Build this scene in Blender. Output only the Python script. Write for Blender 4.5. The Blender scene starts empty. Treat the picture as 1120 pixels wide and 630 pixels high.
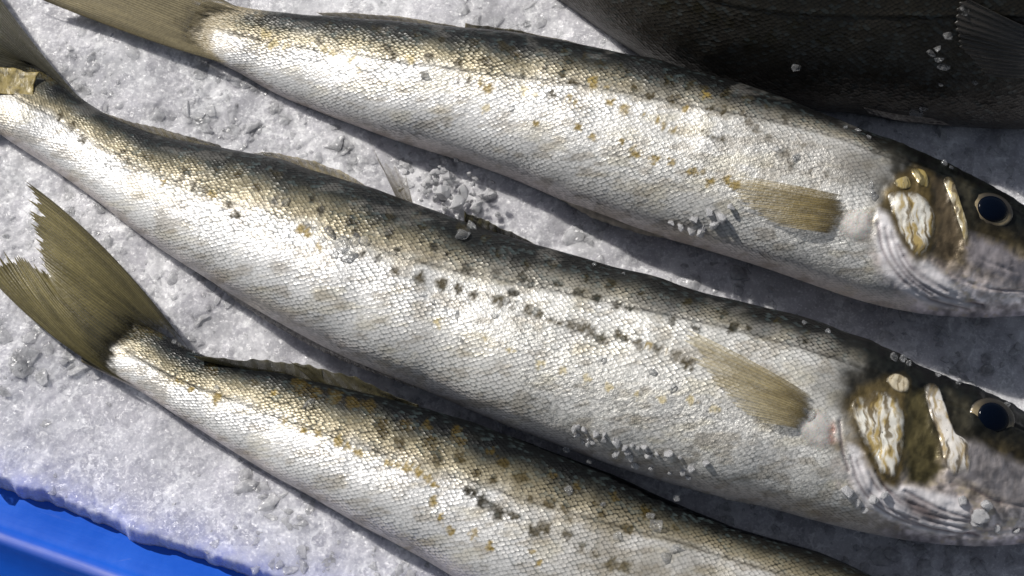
import bpy, bmesh, math, random
import numpy as np
from mathutils import Vector
from mathutils.bvhtree import BVHTree

rng = np.random.default_rng(7)
random.seed(7)
sc = bpy.context.scene
COL = sc.collection

# ------------------------------------------------------------------ camera
TH = math.radians(22.0)
DIST = 0.60
LENS = 60.0
FW = np.array([0, math.sin(TH), -math.cos(TH)])
RT = np.array([1.0, 0, 0])
UPV = np.array([0, math.cos(TH), math.sin(TH)])
CAM = -FW * DIST
FPX = 1120 * LENS / 36.0
cd = bpy.data.cameras.new('camera'); cam = bpy.data.objects.new('camera', cd); COL.objects.link(cam)
cam.location = CAM; cam.rotation_euler = (TH, 0, 0)
cd.lens = LENS; cd.sensor_width = 36; cd.clip_start = 0.01; cd.clip_end = 50
cd.dof.use_dof = True; cd.dof.focus_distance = 0.585; cd.dof.aperture_fstop = 20
sc.camera = cam


def ray(px, py):
    px = np.asarray(px, float); py = np.asarray(py, float)
    x = (px - 560) / FPX; y = (315 - py) / FPX
    return FW + x[..., None] * RT + y[..., None] * UPV


def at(px, py, z):
    d = ray(px, py)
    k = (np.asarray(z, float) - CAM[2]) / d[..., 2]
    return CAM + d * k[..., None]


def proj(P):
    d = P - CAM
    dep = d @ FW
    return 560 + (d @ RT) / dep * FPX, 315 - (d @ UPV) / dep * FPX, dep


# ------------------------------------------------------------------ numpy noise
def _h(ix, iy, seed):
    n = (ix.astype(np.int64) * 374761393 + iy.astype(np.int64) * 668265263 + seed * 1274126177) & 0xFFFFFFFF
    n = ((n ^ (n >> 13)) * 1274126177) & 0xFFFFFFFF
    n = ((n ^ (n >> 16)) * 2246822519) & 0xFFFFFFFF
    return ((n ^ (n >> 15)) & 0xFFFFFF) / float(0xFFFFFF)


def vnoise(x, y, seed=0):
    ix = np.floor(x); iy = np.floor(y)
    fx = x - ix; fy = y - iy
    fx = fx * fx * fx * (fx * (fx * 6 - 15) + 10); fy = fy * fy * fy * (fy * (fy * 6 - 15) + 10)
    a = _h(ix, iy, seed); b = _h(ix + 1, iy, seed); c = _h(ix, iy + 1, seed); d = _h(ix + 1, iy + 1, seed)
    return (a * (1 - fx) + b * fx) * (1 - fy) + (c * (1 - fx) + d * fx) * fy


def fbm(x, y, oct=4, seed=0):
    s = 0; a = 0.5; t = 0
    for k in range(oct):
        s = s + a * vnoise(x + 13.7 * k, y - 7.3 * k, seed + k); t += a
        x = x * 2.03; y = y * 2.03; a *= 0.5
    return s / t


def voro(x, y, seed=0, jit=0.9):
    ix = np.floor(x); iy = np.floor(y)
    f1 = np.full(x.shape, 9.0); f2 = np.full(x.shape, 9.0)
    cid = np.zeros(x.shape); dx1 = np.zeros(x.shape); dy1 = np.zeros(x.shape)
    for i in (-1, 0, 1):
        for j in (-1, 0, 1):
            cx = ix + i; cy = iy + j
            ox = cx + 0.5 + (_h(cx, cy, seed) - 0.5) * jit
            oy = cy + 0.5 + (_h(cx, cy, seed + 11) - 0.5) * jit
            d = np.hypot(x - ox, y - oy)
            m = d < f1
            f2 = np.where(m, f1, np.minimum(f2, d))
            cid = np.where(m, _h(cx, cy, seed + 23), cid)
            dx1 = np.where(m, x - ox, dx1); dy1 = np.where(m, y - oy, dy1)
            f1 = np.where(m, d, f1)
    return f1, f2, cid, dx1, dy1


def sstep(a, b, x):
    t = np.clip((x - a) / (b - a), 0, 1)
    return t * t * (3 - 2 * t)


def crom(pts, n, closed=False):
    p = np.asarray(pts, float)
    m = len(p)
    if closed:
        q = np.vstack([p[-1:], p, p[:2]]); segs = m
    else:
        q = np.vstack([2 * p[0] - p[1], p, 2 * p[-1] - p[-2]]); segs = m - 1
    out = []
    K = 40
    t = np.linspace(0, 1, K, endpoint=False)[:, None]
    for i in range(segs):
        p0, p1, p2, p3 = q[i], q[i + 1], q[i + 2], q[i + 3]
        out.append(0.5 * ((2 * p1) + (-p0 + p2) * t + (2 * p0 - 5 * p1 + 4 * p2 - p3) * t ** 2 + (-p0 + 3 * p1 - 3 * p2 + p3) * t ** 3))
    out.append((p[0] if closed else p[-1])[None])
    return resample(np.vstack(out), n)


def resample(p, n):
    L = np.r_[0, np.cumsum(np.linalg.norm(np.diff(p, axis=0), axis=1))]
    t = np.linspace(0, L[-1], n)
    return np.stack([np.interp(t, L, p[:, k]) for k in range(p.shape[1])], 1)


def gsm(a, s):
    r = int(3 * s) + 1
    k = np.exp(-0.5 * (np.arange(-r, r + 1) / s) ** 2); k /= k.sum()
    ext = lambda v: np.convolve(np.r_[2 * v[0] - v[1:r + 1][::-1], v, 2 * v[-1] - v[-r - 1:-1][::-1]], k, 'valid')
    return ext(a) if a.ndim == 1 else np.stack([ext(a[:, i]) for i in range(a.shape[1])], 1)


def dist_poly(px, py, pts):
    """distance from points to an open polyline"""
    p = np.asarray(pts, float)
    d = np.full(px.shape, 1e9)
    for (x0, y0), (x1, y1) in zip(p[:-1], p[1:]):
        ex, ey = x1 - x0, y1 - y0
        t = np.clip(((px - x0) * ex + (py - y0) * ey) / (ex * ex + ey * ey + 1e-9), 0, 1)
        d = np.minimum(d, np.hypot(px - x0 - t * ex, py - y0 - t * ey))
    return d


def inside(px, py, pts, soft=3.0):
    """soft mask of a polygon: 1 inside, 0 outside"""
    p = np.asarray(pts, float)
    q = np.vstack([p, p[:1]])
    d = dist_poly(px, py, q)
    ins = np.zeros(px.shape, bool)
    for (x0, y0), (x1, y1) in zip(q[:-1], q[1:]):
        c = ((y0 > py) != (y1 > py)) & (px < (x1 - x0) * (py - y0) / (y1 - y0 + 1e-12) + x0)
        ins ^= c
    return sstep(-soft, soft, np.where(ins, d, -d))


# ------------------------------------------------------------------ object helpers
def mesh_obj(name, V, F, mat=None, parent=None, smooth=True, cols=None, fl=None, uv=None):
    V = np.asarray(V, float).reshape(-1, 3); F = np.asarray(F, np.int32)
    me = bpy.data.meshes.new(name)
    me.vertices.add(len(V)); me.vertices.foreach_set('co', V.ravel())
    k = F.shape[1]
    me.loops.add(F.size); me.loops.foreach_set('vertex_index', F.ravel())
    me.polygons.add(len(F)); me.polygons.foreach_set('loop_start', np.arange(0, F.size, k, dtype=np.int32))
    me.update(calc_edges=True)
    me.polygons.foreach_set('use_smooth', np.full(len(F), smooth, bool))
    if cols is not None:
        c = np.asarray(cols).reshape(len(V), -1)
        if c.shape[1] == 3: c = np.c_[c, np.ones(len(V))]
        a = me.color_attributes.new('Col', 'FLOAT_COLOR', 'POINT'); a.data.foreach_set('color', c.ravel().astype(np.float32))
    for n, v in (fl or {}).items():
        a = me.attributes.new(n, 'FLOAT', 'POINT'); a.data.foreach_set('value', np.asarray(v, np.float32).ravel())
    if uv is not None:
        l = me.uv_layers.new(name='UV'); l.data.foreach_set('uv', np.asarray(uv).reshape(-1, 2)[F.ravel()].astype(np.float32).ravel())
    me.validate()
    o = bpy.data.objects.new(name, me); COL.objects.link(o)
    if mat: me.materials.append(mat)
    if parent:
        o.parent = parent
        o.matrix_parent_inverse = parent.matrix_world.inverted()
    return o


def grid_faces(n, m, wrap=False):
    i = np.arange(n - 1)[:, None]; j = np.arange(m if wrap else m - 1)[None]
    j2 = (j + 1) % m
    return np.stack([i * m + j, i * m + j2, (i + 1) * m + j2, (i + 1) * m + j], -1).reshape(-1, 4)


def empty(name, loc):
    o = bpy.data.objects.new(name, None); COL.objects.link(o); o.location = loc
    o.empty_display_size = 0.02
    bpy.context.view_layer.update()
    return o


def tag(o, label=None, cat=None, group=None, kind=None):
    for k, v in (('label', label), ('category', cat), ('group', group), ('kind', kind)):
        if v: o[k] = v
    return o


# ------------------------------------------------------------------ materials
class NT:
    def __init__(self, name):
        self.m = bpy.data.materials.new(name); self.m.use_nodes = True
        self.t = self.m.node_tree; self.t.nodes.clear()
        self.out = self.n('ShaderNodeOutputMaterial')

    def n(self, typ, **kw):
        nd = self.t.nodes.new(typ)
        for k, v in kw.items(): setattr(nd, k, v)
        return nd

    def l(self, a, b): self.t.links.new(a, b)

    def set(self, sock, v):
        if hasattr(v, 'is_output'): self.l(v, sock)
        else: sock.default_value = v

    def math(self, op, a, b=0.0, c=0.0, clamp=False):
        nd = self.n('ShaderNodeMath', operation=op, use_clamp=clamp)
        for i, v in enumerate((a, b, c)): self.set(nd.inputs[i], v)
        return nd.outputs[0]

    def vmath(self, op, a, b):
        nd = self.n('ShaderNodeVectorMath', operation=op)
        self.set(nd.inputs[0], a); self.set(nd.inputs[1], b)
        return nd.outputs['Value'] if op in ('DOT_PRODUCT', 'LENGTH') else nd.outputs[0]

    def mix(self, f, a, b, blend='MIX'):
        nd = self.n('ShaderNodeMix', data_type='RGBA', blend_type=blend)
        self.set(nd.inputs[0], f); self.set(nd.inputs[6], a); self.set(nd.inputs[7], b)
        return nd.outputs[2]

    def attr(self, name):
        return self.n('ShaderNodeAttribute', attribute_name=name)

    def noise(self, vec, scale, detail=4, rough=0.55):
        nd = self.n('ShaderNodeTexNoise'); nd.inputs['Scale'].default_value = scale
        nd.inputs['Detail'].default_value = detail; nd.inputs['Roughness'].default_value = rough
        if vec is not None: self.l(vec, nd.inputs['Vector'])
        return nd

    def maprange(self, v, a, b, c, d, smooth=True):
        nd = self.n('ShaderNodeMapRange', interpolation_type='SMOOTHSTEP' if smooth else 'LINEAR')
        for i, x in enumerate((v, a, b, c, d)): self.set(nd.inputs[i], x)
        return nd.outputs[0]

    def bump(self, h, strength, dist, normal=None):
        nd = self.n('ShaderNodeBump')
        self.set(nd.inputs['Height'], h); self.set(nd.inputs['Strength'], strength); self.set(nd.inputs['Distance'], dist)
        if normal is not None: self.l(normal, nd.inputs['Normal'])
        return nd.outputs[0]

    def bsdf(self, **kw):
        nd = self.n('ShaderNodeBsdfPrincipled')
        for k, v in kw.items(): self.set(nd.inputs[k.replace('_', ' ')], v)
        return nd


def mat_skin():
    t = NT('fish_skin')
    uv = t.n('ShaderNodeUVMap', uv_map='UV').outputs[0]
    geo = t.n('ShaderNodeTexCoord').outputs['Object']
    vo = t.n('ShaderNodeTexVoronoi', voronoi_dimensions='2D', feature='F1')
    vo.inputs['Scale'].default_value = 1.0; vo.inputs['Randomness'].default_value = 0.38
    t.l(uv, vo.inputs['Vector'])
    dist = vo.outputs['Distance']
    loc = t.vmath('SUBTRACT', uv, vo.outputs['Position'])
    along = t.vmath('DOT_PRODUCT', loc, (0.7, 0.7, 0))
    rnd = t.vmath('SUBTRACT', vo.outputs['Color'], (0.5, 0.5, 0.5))
    rt = t.vmath('DOT_PRODUCT', loc, rnd)
    d2 = t.math('MULTIPLY', dist, dist)
    h = t.math('MULTIPLY_ADD', d2, -1.3, t.math('MULTIPLY_ADD', along, -0.7, t.math('MULTIPLY', rt, 1.5)))
    sa = t.attr('scale_amt').outputs['Fac']
    fr = t.attr('frost').outputs['Fac']
    net = t.attr('net').outputs['Fac']
    sil = t.attr('silver').outputs['Fac']
    n1 = t.noise(geo, 420, 4, 0.6)
    n2 = t.noise(geo, 1700, 3, 0.6)
    nm = t.bump(h, t.math('MULTIPLY', sa, 0.5), 0.00042)
    hf = t.math('ADD', n1.outputs[0], t.math('MULTIPLY', n2.outputs[0], 0.45))
    nm = t.bump(hf, t.math('MULTIPLY_ADD', fr, 0.55, 0.08), 0.0011, nm)
    col = t.attr('Col').outputs['Color']
    edge = t.maprange(t.math('ADD', dist, t.math('MULTIPLY', along, -0.25)), 0.34, 0.62, 0, 1)
    dark = t.mix(1.0, col, (0.13, 0.14, 0.14, 1), 'MULTIPLY')
    c1 = t.mix(t.math('MULTIPLY', edge, net), col, dark)
    rv = t.n('ShaderNodeSeparateColor'); t.l(vo.outputs['Color'], rv.inputs[0])
    val = t.math('MULTIPLY_ADD', rv.outputs[0], 0.34, 0.83)
    val = t.math('MULTIPLY_ADD', t.math('SUBTRACT', val, 1.0), sa, 1.0)
    hsv = t.n('ShaderNodeHueSaturation'); t.l(c1, hsv.inputs['Color']); t.l(val, hsv.inputs['Value'])
    # iridescence in a few scales
    iri = t.maprange(rv.outputs[1], 0.75, 1.0, 0, 0.10)
    c2 = t.mix(t.math('MULTIPLY', iri, net), hsv.outputs[0], (0.30, 0.42, 0.44, 1))
    rough = t.math('MULTIPLY_ADD', n1.outputs[0], 0.25, 0.28)
    p = t.bsdf(Base_Color=c2, Metallic=sil, Roughness=rough, Normal=nm, Coat_Weight=t.math('MULTIPLY_ADD', sil, 0.30, 0.04), Coat_Roughness=0.15, Coat_IOR=1.33, Specular_IOR_Level=t.math('MULTIPLY_ADD', sil, 0.5, 0.16))
    t.l(nm, p.inputs['Coat Normal'])
    t.l(p.outputs[0], t.out.inputs[0])
    return t.m


def mat_fin():
    t = NT('fin_membrane')
    at_ = t.attr('Col')
    geo = t.n('ShaderNodeTexCoord').outputs['Object']
    n1 = t.noise(geo, 900, 4, 0.6)
    ray_ = t.attr('ray').outputs['Fac']
    nm = t.bump(t.math('ADD', ray_, t.math('MULTIPLY', n1.outputs[0], 1.2)), 0.35, 0.0004)
    val = t.math('MULTIPLY_ADD', n1.outputs[0], 0.8, 0.6)
    hsv = t.n('ShaderNodeHueSaturation'); t.l(at_.outputs['Color'], hsv.inputs['Color']); t.l(val, hsv.inputs['Value'])
    p = t.bsdf(Base_Color=hsv.outputs[0], Roughness=0.33, Normal=nm, Coat_Weight=0.3, Coat_Roughness=0.15)
    tr = t.n('ShaderNodeBsdfTranslucent'); t.l(hsv.outputs[0], tr.inputs[0])
    m1 = t.n('ShaderNodeMixShader'); m1.inputs[0].default_value = 0.25
    t.l(p.outputs[0], m1.inputs[1]); t.l(tr.outputs[0], m1.inputs[2])
    tp = t.n('ShaderNodeBsdfTransparent')
    m2 = t.n('ShaderNodeMixShader'); t.l(at_.outputs['Alpha'], m2.inputs[0])
    t.l(tp.outputs[0], m2.inputs[1]); t.l(m1.outputs[0], m2.inputs[2])
    t.l(m2.outputs[0], t.out.inputs[0])
    return t.m


def mat_plate():
    t = NT('gill_plate')
    at_ = t.attr('Col').outputs['Color']
    geo = t.n('ShaderNodeTexCoord').outputs['Object']
    n1 = t.noise(geo, 700, 4, 0.65); n2 = t.noise(geo, 2500, 2, 0.6)
    nm = t.bump(t.math('ADD', n1.outputs[0], t.math('MULTIPLY', n2.outputs[0], 0.3)), 0.22, 0.0007)
    p = t.bsdf(Base_Color=at_, Metallic=0.3, Roughness=0.30, Normal=nm, Coat_Weight=0.35, Coat_Roughness=0.1)
    tp = t.n('ShaderNodeBsdfTransparent'); mx = t.n('ShaderNodeMixShader'); t.l(t.attr('Col').outputs['Alpha'], mx.inputs[0])
    t.l(tp.outputs[0], mx.inputs[1]); t.l(p.outputs[0], mx.inputs[2]); t.l(mx.outputs[0], t.out.inputs[0])
    return t.m


def mat_flesh():
    t = NT('pale_flesh')
    geo = t.n('ShaderNodeTexCoord').outputs['Object']
    n1 = t.noise(geo, 600, 5, 0.65)
    p = t.bsdf(Base_Color=t.attr('Col').outputs['Color'], Roughness=0.42, Normal=t.bump(n1.outputs[0], 0.35, 0.001), Subsurface_Weight=0.3, Subsurface_Scale=0.002)
    tp = t.n('ShaderNodeBsdfTransparent'); mx = t.n('ShaderNodeMixShader'); t.l(t.attr('Col').outputs['Alpha'], mx.inputs[0])
    t.l(tp.outputs[0], mx.inputs[1]); t.l(p.outputs[0], mx.inputs[2]); t.l(mx.outputs[0], t.out.inputs[0])
    return t.m


def mat_ice(name, trans=0.0, sss=1.0):
    t = NT(name)
    geo = t.n('ShaderNodeTexCoord').outputs['Object']
    n1 = t.noise(geo, 330, 5, 0.62); n2 = t.noise(geo, 1300, 3, 0.6); n3 = t.noise(geo, 110, 5, 0.6)
    vo = t.n('ShaderNodeTexVoronoi', feature='F1'); vo.inputs['Scale'].default_value = 520; t.l(geo, vo.inputs['Vector'])
    h = t.math('ADD', n1.outputs[0], t.math('MULTIPLY', n2.outputs[0], 0.55))
    h = t.math('ADD', h, t.math('MULTIPLY', vo.outputs['Distance'], 0.25))
    nm = t.bump(h, 0.35 if trans == 0 else 0.2, 0.0011)
    c = t.mix(t.maprange(n3.outputs[0], 0.35, 0.7, 0, 1), (0.43, 0.425, 0.455, 1), (0.57, 0.56, 0.595, 1))
    c = t.mix(t.maprange(n2.outputs[0], 0.52, 0.68, 0, 0.6), c, (0.90, 0.90, 0.91, 1))
    if trans > 0: c = t.mix(0.35, c, (0.88, 0.88, 0.90, 1))
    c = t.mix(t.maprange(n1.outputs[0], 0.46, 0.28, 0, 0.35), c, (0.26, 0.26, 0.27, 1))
    n4 = t.noise(geo, 75, 4, 0.6)
    wv = t.n('ShaderNodeVectorMath', operation='MULTIPLY_ADD'); t.l(t.noise(geo, 120, 3, 0.6).outputs['Color'], wv.inputs[0]); wv.inputs[1].default_value = (0.012, 0.012, 0.012); t.l(geo, wv.inputs[2])
    vb = t.n('ShaderNodeTexVoronoi', feature='F1'); vb.inputs['Scale'].default_value = 85; t.l(wv.outputs[0], vb.inputs['Vector'])
    ve = t.n('ShaderNodeTexVoronoi', feature='DISTANCE_TO_EDGE'); ve.inputs['Scale'].default_value = 85; t.l(wv.outputs[0], ve.inputs['Vector'])
    sb = t.n('ShaderNodeSeparateColor'); t.l(vb.outputs['Color'], sb.inputs[0])
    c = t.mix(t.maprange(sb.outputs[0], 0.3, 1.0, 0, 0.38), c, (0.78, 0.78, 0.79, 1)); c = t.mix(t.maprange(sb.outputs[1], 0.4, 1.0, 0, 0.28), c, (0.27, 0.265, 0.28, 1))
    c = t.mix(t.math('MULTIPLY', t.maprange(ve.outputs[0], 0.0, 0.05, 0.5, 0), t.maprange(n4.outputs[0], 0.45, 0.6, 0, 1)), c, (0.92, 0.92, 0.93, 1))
    fc = None
    for sc_, amp in ((380, 0.55), (1000, 0.75)):
        vq = t.n('ShaderNodeTexVoronoi', feature='F1'); vq.inputs['Scale'].default_value = sc_; t.l(geo, vq.inputs['Vector'])
        lq = t.vmath('SUBTRACT', geo, vq.outputs['Position']); rq = t.vmath('SUBTRACT', vq.outputs['Color'], (0.5, 0.5, 0.5))
        hq = t.math('MULTIPLY', t.vmath('DOT_PRODUCT', lq, rq), amp)
        sv = t.n('ShaderNodeSeparateColor'); t.l(vq.outputs['Color'], sv.inputs[0])
        gm = t.maprange(n4.outputs[0], 0.40, 0.62, 0.12, 1.0)
        c = t.mix(t.math('MULTIPLY', gm, t.maprange(sv.outputs[2], 0.35, 1.0, 0, 0.34)), c, (0.92, 0.92, 0.93, 1)); c = t.mix(t.math('MULTIPLY', gm, t.maprange(sv.outputs[1], 0.55, 1.0, 0, 0.26)), c, (0.24, 0.24, 0.255, 1))
        fc = hq if fc is None else t.math('ADD', fc, hq)
    nm = t.bump(fc, 1.0, 1.0, nm)
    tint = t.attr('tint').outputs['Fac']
    c = t.mix(tint, c, (0.16, 0.22, 0.72, 1))  # blue light from the tub, painted into the ice colour
    rough = t.maprange(n1.outputs[0], 0.35, 0.7, 0.14, 0.40)
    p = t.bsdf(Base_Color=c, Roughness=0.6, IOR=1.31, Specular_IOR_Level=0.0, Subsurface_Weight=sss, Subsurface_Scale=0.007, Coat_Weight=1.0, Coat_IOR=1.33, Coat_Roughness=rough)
    t.l(nm, p.inputs['Coat Normal'])
    t.l(t.bump(h, 0.07, 0.0009), p.inputs['Normal'])
    p.inputs['Subsurface Radius'].default_value = (1.0, 1.0, 1.0)
    if trans > 0:
        t.set(p.inputs['Coat Roughness'], 0.16)
        tp = t.n('ShaderNodeBsdfTransparent'); tp.inputs[0].default_value = (0.95, 0.96, 0.97, 1)
        gl = t.n('ShaderNodeBsdfGlossy'); gl.inputs['Roughness'].default_value = 0.16; t.l(nm, gl.inputs['Normal']); fz = t.n('ShaderNodeFresnel'); fz.inputs[0].default_value = 1.31; t.l(nm, fz.inputs['Normal'])
        mg = t.n('ShaderNodeMixShader'); t.l(fz.outputs[0], mg.inputs[0]); t.l(tp.outputs[0], mg.inputs[1]); t.l(gl.outputs[0], mg.inputs[2])
        mx = t.n('ShaderNodeMixShader'); t.l(t.maprange(n1.outputs[0], 0.38, 0.66, trans, trans * 0.6), mx.inputs[0])
        t.l(p.outputs[0], mx.inputs[1]); t.l(mg.outputs[0], mx.inputs[2]); t.l(mx.outputs[0], t.out.inputs[0])
    else:
        t.l(p.outputs[0], t.out.inputs[0])
    return t.m


def mat_clear():
    t = NT('clear_ice')
    geo = t.n('ShaderNodeTexCoord').outputs['Object']
    n1 = t.noise(geo, 500, 3, 0.6)
    nm = t.bump(n1.outputs[0], 0.35, 0.0008)
    lw = t.n('ShaderNodeLayerWeight'); lw.inputs[0].default_value = 0.35; t.l(nm, lw.inputs['Normal'])
    tp = t.n('ShaderNodeBsdfTransparent'); tp.inputs[0].default_value = (0.99, 0.995, 1.0, 1)
    g = t.n('ShaderNodeBsdfGlossy'); g.inputs['Roughness'].default_value = 0.08; t.l(nm, g.inputs['Normal'])
    fz = t.n('ShaderNodeFresnel'); fz.inputs[0].default_value = 1.25; t.l(nm, fz.inputs['Normal'])
    s = t.bsdf(Base_Color=(0.78, 0.78, 0.79, 1), Roughness=0.15, IOR=1.31, Normal=nm)
    m0 = t.n('ShaderNodeMixShader'); t.l(fz.outputs[0], m0.inputs[0])
    t.l(tp.outputs[0], m0.inputs[1]); t.l(g.outputs[0], m0.inputs[2])
    m = t.n('ShaderNodeMixShader')
    f = t.math('MULTIPLY_ADD', lw.outputs['Facing'], 0.06, t.maprange(n1.outputs[0], 0.42, 0.72, 0.03, 0.30))
    t.l(f, m.inputs[0])
    t.l(m0.outputs[0], m.inputs[1]); t.l(s.outputs[0], m.inputs[2])
    t.l(m.outputs[0], t.out.inputs[0])
    return t.m


def mat_simple(name, col, rough, metal=0.0, coat=0.0):
    t = NT(name)
    geo = t.n('ShaderNodeTexCoord').outputs['Object']
    n1 = t.noise(geo, 800, 3, 0.6)
    c = t.mix(t.math('MULTIPLY', n1.outputs[0], 0.5), (*col, 1), tuple(x * 0.55 for x in col) + (1,))
    p = t.bsdf(Base_Color=c, Roughness=rough, Metallic=metal, Coat_Weight=coat, Coat_Roughness=0.03)
    t.l(t.bump(n1.outputs[0], 0.12, 0.0006), p.inputs['Normal'])
    t.l(p.outputs[0], t.out.inputs[0])
    return t.m


def mat_tub():
    t = NT('blue_plastic')
    geo = t.n('ShaderNodeTexCoord').outputs['UV']
    mp = t.n('ShaderNodeMapping'); t.l(geo, mp.inputs[0]); mp.inputs['Scale'].default_value = (14, 160, 1)
    n1 = t.noise(mp.outputs[0], 1.0, 6, 0.65)
    n2 = t.noise(geo, 18, 5, 0.6)
    n3 = t.noise(geo, 260, 3, 0.6)
    c = t.mix(t.maprange(n2.outputs[0], 0.3, 0.7, 0, 1), (0.0015, 0.075, 0.50, 1), (0.003, 0.115, 0.66, 1))
    # streaky scuffs and pale scratches
    sc_ = t.maprange(n1.outputs[0], 0.60, 0.78, 0, 0.38)
    c = t.mix(sc_, c, (0.20, 0.24, 0.50, 1))
    wv = t.n('ShaderNodeTexVoronoi', feature='DISTANCE_TO_EDGE', voronoi_dimensions='2D'); wv.inputs['Scale'].default_value = 1
    mp2 = t.n('ShaderNodeMapping'); t.l(geo, mp2.inputs[0]); mp2.inputs['Scale'].default_value = (22, 60, 1); mp2.inputs['Rotation'].default_value = (0, 0, 0.9)
    t.l(mp2.outputs[0], wv.inputs['Vector'])
    scr = t.math('MULTIPLY', t.maprange(wv.outputs[0], 0.0, 0.012, 1, 0), t.maprange(n2.outputs[0], 0.52, 0.66, 0, 0.55))
    c = t.mix(scr, c, (0.45, 0.45, 0.62, 1))
    rim_glint = t.attr('rim_glint').outputs['Fac']
    c = t.mix(t.math('MULTIPLY', rim_glint, t.maprange(n1.outputs[0], 0.3, 0.65, 0.25, 1.0)), c, (0.36, 0.36, 0.62, 1))  # highlight on the rim ridge, mixed into the plastic colour
    nm = t.bump(t.math('ADD', n1.outputs[0], t.math('MULTIPLY', n3.outputs[0], 0.3)), 0.25, 0.0006)
    p = t.bsdf(Base_Color=c, Roughness=t.maprange(n2.outputs[0], 0.3, 0.7, 0.32, 0.5), Normal=nm, Specular_IOR_Level=0.3)
    t.l(p.outputs[0], t.out.inputs[0])
    return t.m


M_SKIN = mat_skin(); M_FIN = mat_fin(); M_PLATE = mat_plate()
M_ICE = mat_ice('crushed_ice', sss=1.0); M_GRAN = mat_ice('ice_grain', trans=0.55, sss=0.5); M_CLEAR = mat_clear()
M_PUPIL = mat_simple('eye_pupil', (0.001, 0.0028, 0.008), 0.12, 0, 0.0)
M_PUPIL.node_tree.nodes['Principled BSDF'].inputs['Specular IOR Level'].default_value = 0.12
M_IRIS = mat_simple('eye_iris', (0.34, 0.30, 0.22), 0.22, 0.7, 1.0)
M_TUB = mat_tub(); M_FLESH = mat_flesh()


# ------------------------------------------------------------------ fish body
def medial(up, lo, n):
    U = crom(up, 3000); L = crom(lo, 3000)
    c = (resample(U, n) + resample(L, n)) / 2
    for it in range(6):
        tg = np.gradient(gsm(c, 14), axis=0); tg /= np.linalg.norm(tg, axis=1)[:, None]
        pu = np.zeros_like(c); pl = np.zeros_like(c)
        for k in range(n):
            for S, o in ((U, pu), (L, pl)):
                d = S - c[k]
                e = np.abs(d @ tg[k]) + 0.02 * np.linalg.norm(d, axis=1)
                o[k] = S[np.argmin(e)]
        c = gsm((pu + pl) / 2, 6)
        H = np.linalg.norm(pu - pl, axis=1) / 2
        c2 = resample(c, n)
        L0 = np.r_[0, np.cumsum(np.linalg.norm(np.diff(c, axis=0), axis=1))]
        H = np.interp(np.linspace(0, L0[-1], n), L0, H)
        c = c2
    return c, gsm(H, 5)


class Fish:
    pass


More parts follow.
